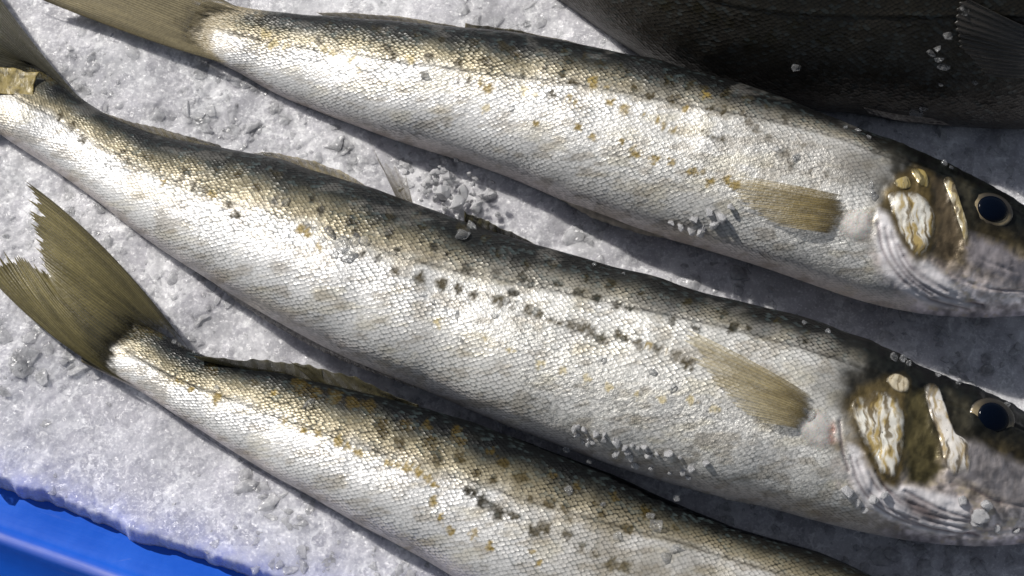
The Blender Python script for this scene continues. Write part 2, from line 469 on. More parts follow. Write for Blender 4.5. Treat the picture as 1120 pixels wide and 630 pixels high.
def make_fish(up, lo, name, label, rho_deg, k, zlift, sink, lat, spots, head=None, base='bright', tail_round=14, zpts=None, seed=0):
    f = Fish()
    c, H = medial(up, lo, 300)
    Lpx = np.linalg.norm(np.diff(c, axis=0), axis=1).sum()
    N = int(Lpx / 1.35)
    ti = np.linspace(0, 1, N); t0 = np.linspace(0, 1, 300)
    c = np.stack([np.interp(ti, t0, c[:, i]) for i in (0, 1)], 1)
    c = gsm(c, 8)
    H = gsm(np.interp(ti, t0, H), 4)
    s = ti * Lpx
    # rounded tail end and snout
    endc = np.sqrt(np.clip(1 - (1 - np.clip(s / 7.0, 0, 1)) ** 2, 0, 1))
    endh = np.sqrt(np.clip(1 - (1 - np.clip((Lpx - s) / 60, 0, 1)) ** 2, 0, 1))
    H = H * np.maximum(endc, 0.02) * np.maximum(endh, 0.02)
    rho = math.radians(rho_deg)
    hw0 = H / FPX * DIST
    w0 = hw0 / math.sqrt(math.cos(rho) ** 2 + (k * math.sin(rho)) ** 2)
    body_t = k * w0 * (0.72 + 0.28 * sstep(0, 0.28 * Lpx, s)) * (0.22 + 0.78 * sstep(0, 75, s))
    t_v = gsm(body_t, 20)
    zc = np.maximum(t_v - sink, 0.0065) + zlift
    if zpts is not None: zc = zc + np.interp(s, [q * Lpx for q in zpts[0]], zpts[1])
    zc = gsm(zc, 25)
    P = at(c[:, 0], c[:, 1], zc)
    dep = (P - CAM) @ FW
    hw = H / FPX * dep
    w = hw / math.sqrt(math.cos(rho) ** 2 + (k * math.sin(rho)) ** 2)
    tt = w * (body_t / np.maximum(w0, 1e-9))
    T = np.gradient(gsm(P, 20), axis=0); T /= np.linalg.norm(T, axis=1)[:, None]
    V = CAM - P; V /= np.linalg.norm(V, axis=1)[:, None]
    e1 = np.cross(V, T); e1 /= np.linalg.norm(e1, axis=1)[:, None]
    e2 = np.cross(T, e1)
    A = e1 * math.cos(rho) + e2 * math.sin(rho)
    B = -e1 * math.sin(rho) + e2 * math.cos(rho)
    nv = max(60, int(2 * H.max() / 1.15))
    ph = np.r_[np.linspace(-0.25, math.pi + 0.25, nv), np.linspace(math.pi + 0.25, 2 * math.pi - 0.25, 50)[1:-1]]
    M = len(ph)
    cp, sp = np.cos(ph), np.sin(ph)
    e = 2 / 2.25
    e = 2 / 2.9
    fx = np.sign(cp) * np.abs(cp) ** e; fy = np.sign(sp) * np.abs(sp) ** e
    nrm = (np.abs(fx) ** 2 + np.abs(fy) ** 2) ** 0.5
    # keep the silhouette extents: blend superellipse with ellipse
    fx = 0.7 * fx + 0.3 * cp; fy = 0.7 * fy + 0.3 * sp
    X = P[:, None] + A[:, None] * (w[:, None] * fx[None])[..., None] + B[:, None] * (tt[:, None] * fy[None])[..., None]
    S = np.repeat(s[:, None], M, 1); PH = np.repeat(ph[None], N, 0)
    a = (fx[None] * math.cos(rho) - (tt / np.maximum(w, 1e-9))[:, None] * fy[None] * math.sin(rho)) / math.sqrt(math.cos(rho) ** 2 + (k * math.sin(rho)) ** 2)
    px, py, _ = proj(X)
    front = sstep(-0.3, 0.15, np.sin(PH - 0.0))
    # lateral line as offset across the body
    if lat is not None:
        lp = crom(lat, 400)
        ls, la = [], []
        for q in lp:
            i = np.argmin(np.hypot(c[:, 0] - q[0], c[:, 1] - q[1]))
            tgi = c[min(i + 3, N - 1)] - c[max(i - 3, 0)]; tgi /= np.linalg.norm(tgi)
            off = (q - c[i]) @ np.array([tgi[1], -tgi[0]])
            ls.append(s[i]); la.append(off / max(H[i], 1))
        o = np.argsort(ls); ls = np.array(ls)[o]; la = np.clip(np.array(la)[o], -0.2, 0.8)
        alat = gsm(np.interp(s, ls, la), 15)
    else:
        alat = np.full(N, 0.35)
    f.__dict__.update(c=c, H=H, s=s, P=P, w=w, A=A, B=B, T=T, N=N, M=M, zc=zc, tt=tt, Lpx=Lpx)
    # ---------------- pigment
    AL = alat[:, None]
    sgn = np.cos(PH)
    latphi = None
    dd = (a - AL) / (1 - AL)                       # 0 at lateral line, 1 at dorsal silhouette
    dd = np.where(np.sin(PH) < 0, np.where(np.cos(PH) > 0, 1.3, -1.5), dd)
    dd = np.where((PH < 0.2) & (np.sin(PH) >= -0.3), np.maximum(dd, 0.95), dd)
    nz = fbm(px / 26, py / 26, 4, seed + 3)
    nzf = fbm(px / 7, py / 7, 3, seed + 9)
    ddn = dd + (nz - 0.5) * 0.34
    col = np.empty(X.shape)
    _sc = np.array([0.80, 0.775, 0.72]); belly = np.array([0.66, 0.60, 0.58])
    stops = [(-0.16, (0.61, 0.605, 0.60)), (0.00, (0.46, 0.43, 0.365)), (0.16, (0.31, 0.27, 0.185)), (0.34, (0.18, 0.155, 0.095)), (0.50, (0.080, 0.073, 0.049)), (0.64, (0.022, 0.023, 0.019)), (0.78, (0.006, 0.007, 0.008))]
    if base == 'dark': stops = [(-1.2, (0.060, 0.054, 0.050)), (-0.5, (0.042, 0.037, 0.030)), (0.1, (0.026, 0.022, 0.015)), (0.5, (0.016, 0.014, 0.010)), (0.9, (0.01, 0.01, 0.008))]  # shade on the top right fish is put into these dark colours
    for ch in range(3):
        col[..., ch] = np.interp(ddn, [q[0] for q in stops], [q[1][ch] for q in stops])
    if base == 'bright':
        gk = (sstep(0.30, 0.55, S / Lpx) * {1: 0.75, 2: 0.6, 3: 0.25}[seed] * (0.5 + nz))[..., None]
        gray = col.mean(-1, keepdims=True) * np.array([1.0, 0.98, 0.92]) * 0.9
        col = col * (1 - gk) + gray * gk
    bel = sstep(-0.72, -1.0, a) if base != 'dark' else 0 * a
    col = col * (1 - bel[..., None]) + belly * bel[..., None]
    dors = sstep(-0.05, 0.5, ddn)
    net = 0.55 + 0.45 * sstep(-0.15, 0.3, ddn)
    silver = 0.24 - 0.08 * dors - 0.1 * bel
    patch = sstep(0.38, 0.62, fbm(px / 34, py / 20, 4, seed + 61))
    scale_amt = 0.55 + 0.45 * patch
    net = net * (0.6 + 0.4 * patch)
    frost = 0.30 * (1 - patch) * (1 - dors)
    wash = sstep(0.5, 0.72, fbm(px / 22, py / 9, 5, seed + 67)) * (1 - dors)
    col = col * (1 - 0.30 * wash[..., None] * np.array([0.9, 1.0, 1.15]))
    rowv = 0.86 + 0.28 * fbm(px / 3.2, py / 3.2, 2, seed + 83)
    col = col * (1 + (rowv - 1)[..., None] * (1 - dors)[..., None])
    # warm yellowish stain patches on the flank
    st = sstep(0.55, 0.78, fbm(px / 40, py / 16, 4, seed + 31)) * (1 - dors) * 0.4
    col = col * (1 - st[..., None] * np.array([0.12, 0.2, 0.42]))
    # lateral line
    latw = np.exp(-(((a - AL) * H[:, None]) / 1.3) ** 2) * front * sstep(20, 60, S)
    brk = sstep(0.3, 0.5, fbm(S / 9, S * 0, 2, seed + 5))
    col *= 1 - (0.78 * latw * (0.6 + 0.4 * brk))[..., None]
    disp = 0.00025 * np.exp(-(((a - AL) * H[:, None] - 2.5) / 2.0) ** 2) * front - 0.0003 * latw
    # spots
    fm = front > 0.5
    spx, spy = px + (fbm(px / 4, py / 4, 2, seed + 71) - 0.5) * 9, py + (fbm(px / 4, py / 4, 2, seed + 72) - 0.5) * 9
    srng = np.random.default_rng(seed + 900)
    for q in spots:
        x, y, r, kind = q
        r = r * srng.uniform(0.7, 1.3); x += srng.normal() * 0.8; y += srng.normal() * 0.8
        d = np.hypot(spx - x, spy - y)
        m = sstep(r * 1.6, r * 0.8, d) * front * (0.75 + 0.25 * sstep(0.25, 0.55, nzf))
        tone = {'d': np.array([0.022, 0.018, 0.008]), 'b': np.array([0.045, 0.032, 0.008]), 'g': np.array([0.25, 0.17, 0.028]), 'p': np.array([0.50, 0.40, 0.18])}[kind]
        am = {'d': 0.97, 'b': 0.95, 'g': 0.9, 'p': 0.75}[kind]
        col = col * (1 - (am * m)[..., None]) + tone * (am * m)[..., None]
        silver = silver * (1 - 0.95 * m)
    te = sstep(56, 24, S + (nz - 0.5) * 30 + (nzf - 0.5) * 26 + 8 - 34 * np.clip(np.abs(a + 0.1), 0, 1) ** 2) * front * (0.95 if base == 'bright' else 0)
    te = np.maximum(te, 0.9 * sstep(24, 9, S + (nzf - 0.5) * 16) * front * (base == 'bright'))
    col = col * (1 - te[..., None]) + np.array({2: [0.30, 0.25, 0.16]}.get(seed, [0.05, 0.04, 0.014])) * te[..., None]
    silver = silver * (1 - te)
    f.arr = dict(px=px, py=py, a=a, S=S, PH=PH, front=front, nz=nz, nzf=nzf, H=H[:, None])
    f.col, f.net, f.silver, f.scale_amt, f.frost, f.disp = col, net, silver, scale_amt, frost, disp
    if head: head(f)
    # displacement along normals
    Xu = np.gradient(X, axis=0); Xv = np.roll(X, -1, 1) - np.roll(X, 1, 1)
    nr = np.cross(Xv, Xu); nr /= (np.linalg.norm(nr, axis=2)[..., None] + 1e-12)
    if (nr[N // 2, M // 3] @ B[N // 2]) < 0: nr = -nr
    taper = (sstep(0, 12, S) * sstep(0, 12, Lpx - S))
    big = (fbm(px / 60, py / 60, 2, seed + 41) - 0.5) * 0.0016 * front
    X = X + nr * ((f.disp + big) * taper)[..., None]
    # uv in scale cells
    seg = np.linalg.norm(np.diff(X, axis=1), axis=2)
    g = np.c_[np.zeros(N), np.cumsum(seg, 1)]
    gm = g - g[:, [np.argmin(np.abs(ph - math.pi / 2))]]
    gref = gm[int(N * 0.6)]
    mixf = 0.45
    gv = mixf * gref[None] + (1 - mixf) * gm
    sl = np.r_[0, np.cumsum(np.linalg.norm(np.diff(P, axis=0), axis=1))]
    Uc = np.repeat((sl / 0.00155)[:, None], M, 1); Vc = gv / 0.00118
    uv = np.stack([(Uc + Vc) * 0.7071, (Uc - Vc) * 0.7071], -1)
    root = empty(name, Vector(P[N // 2] - np.array([0, 0, zc[N // 2]])))
    tag(root, label, 'fish', 'whole fish laid on the ice')
    ob = mesh_obj('body', X, grid_faces(N, M, True)[:, ::-1], M_SKIN, root, True, np.clip(f.col, 0.005, 1), dict(net=np.clip(f.net, 0, 1), silver=np.clip(f.silver, 0, 1), scale_amt=np.clip(f.scale_amt, 0, 1), frost=np.clip(f.frost, 0, 1)), uv)
    f.root = root; f.body = ob
    st_ = 3
    Xs = X[::st_]; n_ = Xs.shape[0]
    f.bvh = BVHTree.FromPolygons([tuple(v) for v in Xs.reshape(-1, 3)], [tuple(q) for q in grid_faces(n_, M, True).tolist()])
    return f


def surf(f, px, py, lift=0.0):
    """point on the fish's surface under a place in view, lifted along its normal"""
    d = ray(px, py); dn = d / np.linalg.norm(d)
    h, n, i, _ = f.bvh.ray_cast(Vector(CAM), Vector(dn))
    if h is None:
        return None, None
    n = np.array(n); h = np.array(h)
    if n @ dn > 0: n = -n
    return h + n * lift, n


def surf_or(f, px, py, lift, zfall):
    p, n = surf(f, px, py, lift)
    if p is None:
        return at(px, py, zfall)
    return p


# ------------------------------------------------------------------ fins
def make_fin(parent, name, base, tip, nray, col_root, col_tip, alpha=(0.75, 0.95), ragged=0.08, bow=0.0, ripple=0.0005, edge_dark=0.0, seed=0, nl=60, per=5, edge_line=None, mid=None, dark_root=0.0, root_fade=0.0, spots=0.0, thick=0.00012):
    """fan of rays between two 3-D curves"""
    na = nray * per + 1
    b = resample(np.asarray(base, float), na); tp = resample(crom(tip, 400) if len(tip) > 2 else np.asarray(tip, float), na)
    b = crom(base, na) if len(base) > 2 else b
    r_ = np.linspace(0, 1, nl)
    aa = np.linspace(0, 1, na)
    ri = aa * nray
    ray_ = 0.5 + 0.5 * np.cos(2 * math.pi * ri)
    rr = np.random.default_rng(seed + 100)
    ln = 1 - ragged * np.interp(ri, np.arange(nray + 1), rr.random(nray + 1) ** 1.5) - ragged * 0.35 * (1 - ray_)
    ln = np.clip(ln, 0.2, 1)
    ln[0] = 1; ln[-1] = 1
    R = r_[None, :] * ln[:, None]
    X = b[:, None] * (1 - R[..., None]) + tp[:, None] * R[..., None]
    if mid is not None:
        md_ = resample(crom(mid, 400), na); q = R[..., None]
        X = b[:, None] * (1 - q) ** 2 + 2 * q * (1 - q) * md_[:, None] + q * q * tp[:, None]
    # approximate normal
    nr = np.cross(tp[:, None] - b[:, None], np.gradient(b + tp, axis=0)[:, None])[:, 0]
    nn = np.linalg.norm(nr, axis=1)[:, None]; nr = nr / np.maximum(nn, 1e-9)
    flip = np.where(nr @ np.array([0, -0.37, 0.93]) < 0, -1, 1)[:, None]; nr = nr * flip
    up = nr[:, None]
    wav = fbm(np.repeat(aa[:, None] * 5, nl, 1), np.repeat(r_[None] * 2, na, 0), 2, seed + 5) - 0.5
    X = X + up * ((bow * np.sin(math.pi * r_)[None] ** 1.0) + ripple * 2 * wav * r_[None] + 0.00009 * (ray_[:, None] - 0.5) * np.minimum(1, 3 * r_[None]))[..., None]
    g = fbm(np.repeat(ri[:, None] * 0.6, nl, 1), np.repeat(r_[None] * 5, na, 0), 4, seed + 9)
    mixr = np.clip(r_[None] + (g - 0.5) * 0.5, 0, 1)
    cr = np.array(col_root); ct = np.array(col_tip)
    col = cr * (1 - mixr[..., None]) + ct * mixr[..., None]
    fine = (0.60 - 0.14 * (nray > 42) + (0.40 + 0.14 * (nray > 42)) * ray_[:, None] ** 0.7) if nray > 12 else (0.72 + 0.28 * ray_[:, None] ** 0.7)
    # rays branch towards the tip
    fine2 = 0.5 + 0.5 * np.cos(4 * math.pi * ri)[:, None]
    fine = fine * (1 - 0.4 * r_[None]) + (0.62 + 0.38 * fine2) * 0.4 * r_[None]
    col = col * fine[..., None] * (0.75 + 0.5 * g[..., None])
    if dark_root:
        col *= 1 - dark_root * sstep(0.35, 0.0, r_)[None, :, None]
    if spots:
        sp_ = sstep(0.62, 0.72, fbm(np.repeat(ri[:, None] * 0.45, nl, 1), np.repeat(r_[None] * 9, na, 0), 2, seed + 55))
        col *= 1 - spots * sp_[..., None]
    if edge_dark:
        ed = np.maximum(np.exp(-aa / 0.03), np.exp(-(1 - aa) / 0.03))[:, None] + 0.6 * sstep(0.86, 1.0, r_)[None]
        col *= 1 - edge_dark * np.clip(ed, 0, 1)[..., None]
    if edge_line is not None:
        ed = np.clip(np.exp(-((aa - 0.0) / 0.012) ** 2), 0, 1)[:, None, None]
        col = col * (1 - ed) + np.array(edge_line) * ed
    fa = np.clip((fine - 0.55) / 0.45, 0, 1) if alpha[0] < 0.5 else fine
    al = alpha[1] * (0.25 + 0.75 * fine) * (1 - r_[None]) + alpha[0] * (0.35 + 0.65 * fa) * r_[None]
    al = np.clip(al * (1.25 if alpha[0] > 0.85 else 1.0), 0, 1)
    if root_fade:
        rn = r_[None] + (fbm(np.repeat(ri[:, None] * 0.8, nl, 1), np.repeat(r_[None] * 14, na, 0), 3, seed + 77) - 0.5) * root_fade * 0.9
        al = al * sstep(0.0, root_fade, rn)
    C = np.concatenate([col, al[..., None]], -1)
    o = mesh_obj(name, X, grid_faces(na, nl), M_FIN, parent, True, C, dict(ray=np.repeat(ray_[:, None], nl, 1)))
    md = o.modifiers.new('thickness', 'SOLIDIFY'); md.thickness = thick; md.offset = 0
    return o


def make_plate(f, name, poly, h, colfun, lift=0.0001, nb=140, nrad=26, seed=0, label=None, power=5, mat=None):
    b = crom(poly, nb, True)[:-1]
    m = len(b); ctr = b.mean(0)
    b = ctr + (b - ctr) * (1 + 0.08 * (fbm(b[:, 0] / 7, b[:, 1] / 7, 3, seed + 300) - 0.5))[:, None]
    r = np.linspace(0.02, 1, nrad)
    pts = []
    Q = ctr[None, None] + (b[None] - ctr) * r[:, None, None]
    X = np.zeros((nrad, m, 3))
    for i in range(nrad):
        lf = h * (1 - r[i] ** power) - 0.0008 * (r[i] > 0.999) + lift
        for j in range(m):
            p = surf_or(f, Q[i, j, 0], Q[i, j, 1], lf, 0.02)
            X[i, j] = p
    rr = np.repeat(r[:, None], m, 1)
    c = colfun(Q[..., 0], Q[..., 1], rr)
    al = (1.0 if mat is None else 0.8) - sstep(0.66 if mat is None else 0.30, 1.0, rr + (fbm(Q[..., 0] / 9, Q[..., 1] / 9, 3, seed + 401) - 0.5) * 0.3)
    al = np.clip(al, 0, 1)
    c = np.concatenate([np.clip(c, 0.004, 1), al[..., None]], -1)
    o = mesh_obj(name, X, grid_faces(nrad, m, True), mat or M_PLATE, f.root, True, c)
    if label: o['label'] = label
    return o


def make_eye(f, px, py, rpx, rim=1.34):
    p, n = surf(f, px, py)
    R = rpx * 0.000321
    zax = n * 0.75 + np.array([0, -0.1, 0.35]); zax /= np.linalg.norm(zax)
    xax = f.T[-60] - (f.T[-60] @ zax) * zax; xax /= np.linalg.norm(xax)
    yax = np.cross(zax, xax)

    def dome(r0, r1, hh, zo, nr=24, na=48, sx=1.0, inner=0.0):
        rr = np.linspace(r0, r1, nr)[:, None]; an = np.linspace(0, 2 * math.pi, na, endpoint=False)[None]
        z = hh * np.sqrt(np.clip(1 - (rr / r1) ** 2, 0, 1)) + zo + 0 * an
        return p + (rr * np.cos(an) * sx)[..., None] * xax + (rr * np.sin(an) * 0.9)[..., None] * yax + z[..., None] * zax, nr, na
    X, a_, b_ = dome(R * 0.5, R * rim, R * 0.30, -R * 0.12, sx=1.08)
    an = np.repeat(np.linspace(0, 2 * math.pi, b_, endpoint=False)[None], a_, 0)
    k = np.clip(np.exp(-((an - 3.3) / 0.75) ** 2) + np.exp(-((an - 5.5) / 0.5) ** 2), 0, 1)[..., None] * sstep(1.0, 0.9, np.linspace(0.39, 1, a_))[:, None, None]
    ec = np.array((0.035, 0.03, 0.024)) * (1 - k) + np.array((0.34, 0.27, 0.16)) * k * (0.5 + fbm(an * 4, an * 0 + np.arange(a_)[:, None] / 5, 3, 9))[..., None]
    eye = mesh_obj('eye', X, grid_faces(a_, b_, True), M_PLATE, f.root, True, ec)
    X, a_, b_ = dome(R * 0.01, R * 1.0, R * 0.30, R * 0.09)
    pup = mesh_obj('pupil', X, grid_faces(a_, b_, True), M_PUPIL, eye)
    return eye


# ------------------------------------------------------------------ ice lumps
def ico(sub):
    bm = bmesh.new(); bmesh.ops.create_icosphere(bm, subdivisions=sub, radius=1.0)
    bm.verts.ensure_lookup_table()
    V = np.array([v.co[:] for v in bm.verts]); F = np.array([[v.index for v in fc.verts] for fc in bm.faces])
    bm.free()
    return V, F


ICO1 = ico(1); ICO2 = ico(2); ICO3 = ico(3)


def lump(V, r, cut=5, amt=0.25):
    v = V.copy()
    for _ in range(cut):                     # planar fracture faces
        n = r.normal(size=3); n /= np.linalg.norm(n)
        d = r.uniform(0.45, 0.85)
        k = v @ n - d
        v = v - np.clip(k, 0, None)[:, None] * n * 0.92
    v = v * (1 + amt * (fbm(V[:, 0] * 1.7 + r.random() * 50, V[:, 1] * 1.7 + V[:, 2] * 2.1, 2, int(r.integers(1e6))) - 0.5))[:, None]
    return v * r.uniform(0.65, 1.15, 3)


def rotm(r):
    q = r.normal(size=4); q /= np.linalg.norm(q)
    w, x, y, z = q
    return np.array([[1 - 2 * (y * y + z * z), 2 * (x * y - z * w), 2 * (x * z + y * w)], [2 * (x * y + z * w), 1 - 2 * (x * x + z * z), 2 * (y * z - x * w)], [2 * (x * z - y * w), 2 * (y * z + x * w), 1 - 2 * (x * x + y * y)]])


# ================================================================== FISH DATA (traced outlines)
F2_UP = [(20, 30), (44, 62), (84, 107), (112, 126), (178, 150), (230, 159), (280, 170), (340, 186), (407, 208), (443, 221), (478, 234), (514, 247), (560, 262), (600, 273), (640, 284), (687, 297), (738, 313), (790, 327), (840, 340), (891, 354), (967, 382), (1010, 402), (1056, 422), (1120, 451), (1180, 487), (1228, 530)]
F2_LO = [(-44, 116), (-10, 140), (18, 160), (53, 181), (112, 222), (163, 262), (229, 303), (280, 335), (330, 363), (382, 390), (437, 412), (483, 431), (554, 462), (598, 478), (640, 494), (674, 507), (738, 527), (790, 540), (840, 551), (891, 566), (957, 582), (992, 588), (1051, 594), (1120, 592), (1180, 578), (1228, 540)]
F1_UP = [(215, 0), (246, 2), (280, 12), (364, 18), (440, 25), (483, 30), (560, 38), (611, 45), (662, 56), (712, 67), (762, 81), (814, 96), (840, 104), (886, 122), (942, 143), (992, 162), (1043, 185), (1120, 225), (1180, 262), (1222, 298)]
F1_LO = [(192, 50), (208, 55), (234, 63), (280, 89), (305, 104), (356, 123), (407, 142), (453, 158), (520, 178), (560, 192), (611, 214), (662, 236), (712, 253), (763, 267), (840, 291), (891, 309), (954, 330), (1023, 343), (1069, 345), (1120, 344), (1180, 332), (1222, 306)]
F3_UP = [(116, 336), (138, 345), (163, 357), (183, 371), (203, 383), (229, 392), (280, 405), (356, 419), (402, 430), (458, 446), (509, 461), (547, 476), (611, 500), (662, 519), (712, 540), (763, 562), (827, 586), (891, 604), (954, 631), (1040, 668), (1110, 710), (1160, 750)]
F3_LO = [(82, 392), (100, 402), (127, 414), (152, 425), (178, 443), (229, 475), (280, 508), (331, 535), (394, 571), (458, 605), (498, 629), (560, 664), (640, 702), (720, 735), (830, 770), (950, 797), (1060, 800), (1130, 785), (1162, 756)]
F4_UP = [(470, -150), (560, -150), (680, -138), (800, -125), (900, -112), (1000, -100), (1120, -85), (1220, -60), (1320, -10), (1372, 30)]
F4_LO = [(455, -118), (520, -72), (575, -32), (615, -1), (640, 16), (668, 36), (700, 58), (738, 79), (800, 99), (866, 112), (930, 119), (985, 127), (1060, 134), (1120, 136), (1220, 130), (1320, 85), (1372, 40)]
F2_LAT = [(20, 112), (66, 132), (105, 158), (135, 173), (180, 197), (230, 212), (280, 233), (354, 254), (402, 269), (458, 289), (534, 306), (600, 318), (634, 325), (672, 334), (723, 345), (800, 362), (860, 378), (930, 400)]
F1_LAT = [(225, 30), (270, 42), (313, 50), (349, 56), (397, 62), (437, 69), (483, 75), (534, 83), (575, 88), (624, 94), (662, 99), (712, 109), (758, 118), (814, 129), (840, 133), (896, 147), (960, 166)]
F3_LAT = [(100, 362), (130, 380), (160, 398), (200, 418), (240, 434), (280, 447), (326, 465), (356, 475), (382, 485), (432, 500), (473, 516), (534, 533), (560, 544), (611, 559), (656, 572), (712, 587), (743, 594), (820, 620)]
F4_LAT = [(560, -70), (640, -40), (720, -15), (800, 5), (870, 15), (940, 18), (1030, 17), (1120, 18)]


def SP(s, r, kind):
    return [(x, y, r, kind) for x, y in s]


F2_SP = SP([(303, 193), (299, 220), (351, 230), (343, 216), (389, 217), (383, 240), (389, 255), (425, 235), (455, 237), (464, 248), (426, 256), (475, 269), (487, 279), (511, 291), (541, 297), (505, 248), (531, 260), (435, 272), (397, 278), (412, 283), (570, 303), (575, 287), (606, 288), (578, 310), (669, 309), (735, 352), (762, 359), (751, 330), (654, 326), (634, 319), (672, 333), (640, 305), (700, 322), (790, 342), (820, 360), (850, 352), (610, 310), (545, 278), (800, 358), (880, 372), (690, 340), (560, 318)], 4.2, 'd')
F2_SP += SP([(135, 165), (170, 184), (204, 189), (259, 192), (140, 178), (211, 203), (223, 208), (251, 226), (257, 235), (66, 127), (81, 137), (90, 152), (432, 295), (160, 172), (235, 186), (280, 205)], 3.2, 'b')
F2_SP += SP([(578, 338), (590, 344), (602, 349), (616, 352), (626, 356), (636, 358), (648, 363), (658, 370), (676, 368), (684, 371), (698, 377), (718, 382), (740, 390), (754, 399), (458, 305), (481, 310), (501, 315), (520, 322), (545, 330), (560, 334)], 5.0, 'b')
F2_SP += SP([(328, 250), (336, 256), (350, 272), (180, 198), (230, 212), (726, 384), (710, 380)], 3.4, 'g')
F2_SP += SP([(590, 396), (615, 406), (643, 414), (664, 424), (698, 432), (724, 436), (756, 437), (782, 446), (478, 353), (530, 370), (560, 384)], 4.0, 'p')
F1_SP = SP([(285, 25), (361, 29), (389, 32), (422, 37), (413, 33), (455, 38), (458, 43), (484, 44), (519, 48), (549, 50), (558, 55), (594, 58), (620, 58), (622, 67), (657, 70), (678, 72), (687, 80), (731, 88), (754, 94), (794, 104), (817, 108), (640, 62), (705, 84), (771, 96), (840, 118), (860, 130)], 4.0, 'd')
F1_SP += SP([(347, 43), (425, 52), (430, 61), (471, 61), (501, 70), (530, 65), (538, 74), (565, 62), (594, 77), (615, 81), (571, 81), (627, 90), (692, 95), (712, 104), (734, 108), (744, 110), (776, 119), (791, 121), (813, 122), (819, 135), (828, 141), (771, 145), (781, 151), (791, 155), (888, 188), (905, 192), (858, 168), (865, 180), (504, 85), (512, 88), (464, 83), (604, 103), (840, 150), (880, 160)], 3.6, 'b')
F1_SP += SP([(649, 90), (664, 95), (749, 119), (771, 104), (621, 107), (630, 114), (669, 110), (682, 117), (688, 119), (705, 125), (719, 131), (726, 137), (735, 142), (632, 138), (649, 152), (678, 154), (587, 137), (691, 166), (698, 170), (715, 174), (735, 179), (758, 188), (768, 188), (777, 198), (797, 198), (806, 202), (526, 90), (535, 98)], 3.7, 'g')
F1_SP += SP([(383, 66), (393, 76), (531, 118), (354, 55), (363, 57), (290, 36), (313, 52), (298, 50), (449, 65), (575, 98), (588, 102)], 3.4, 'p')
F3_SP = SP([(196, 418), (239, 438), (332, 471), (347, 476), (369, 481), (382, 490), (392, 494), (424, 503), (435, 508), (444, 512), (458, 517), (467, 523), (474, 532), (474, 551), (482, 565), (493, 578), (518, 584), (535, 597), (583, 603), (589, 617), (310, 460), (210, 424), (300, 430)], 3.8, 'g')
F3_SP += SP([(511, 537), (519, 541), (529, 550), (537, 555), (547, 560), (557, 563), (585, 582), (597, 575), (621, 585), (636, 597), (651, 607), (669, 617), (682, 620), (565, 565)], 5.0, 'd')
F3_SP += SP([(420, 474), (436, 483), (469, 484), (476, 492), (479, 500), (502, 484), (538, 494), (502, 500), (520, 516), (539, 523), (549, 508), (580, 545), (601, 550), (617, 556), (621, 566), (649, 551), (656, 564), (687, 577), (603, 519), (231, 404), (277, 422), (97, 340), (101, 353), (92, 350), (630, 530), (670, 548), (705, 560), (740, 575), (570, 522)], 4.8, 'b')
F3_SP += SP([(328, 424), (345, 428), (366, 434), (402, 444), (445, 466), (463, 465), (417, 466), (498, 472), (385, 440)], 6.5, 'b')
F4_SP = SP([(763, 10), (781, 19), (796, 24), (819, 30), (823, 48), (726, 5), (845, 40), (870, 30), (900, 45)], 6.0, 'd')


def lerpc(col, c, m):
    return col * (1 - m[..., None]) + np.array(c) * m[..., None]


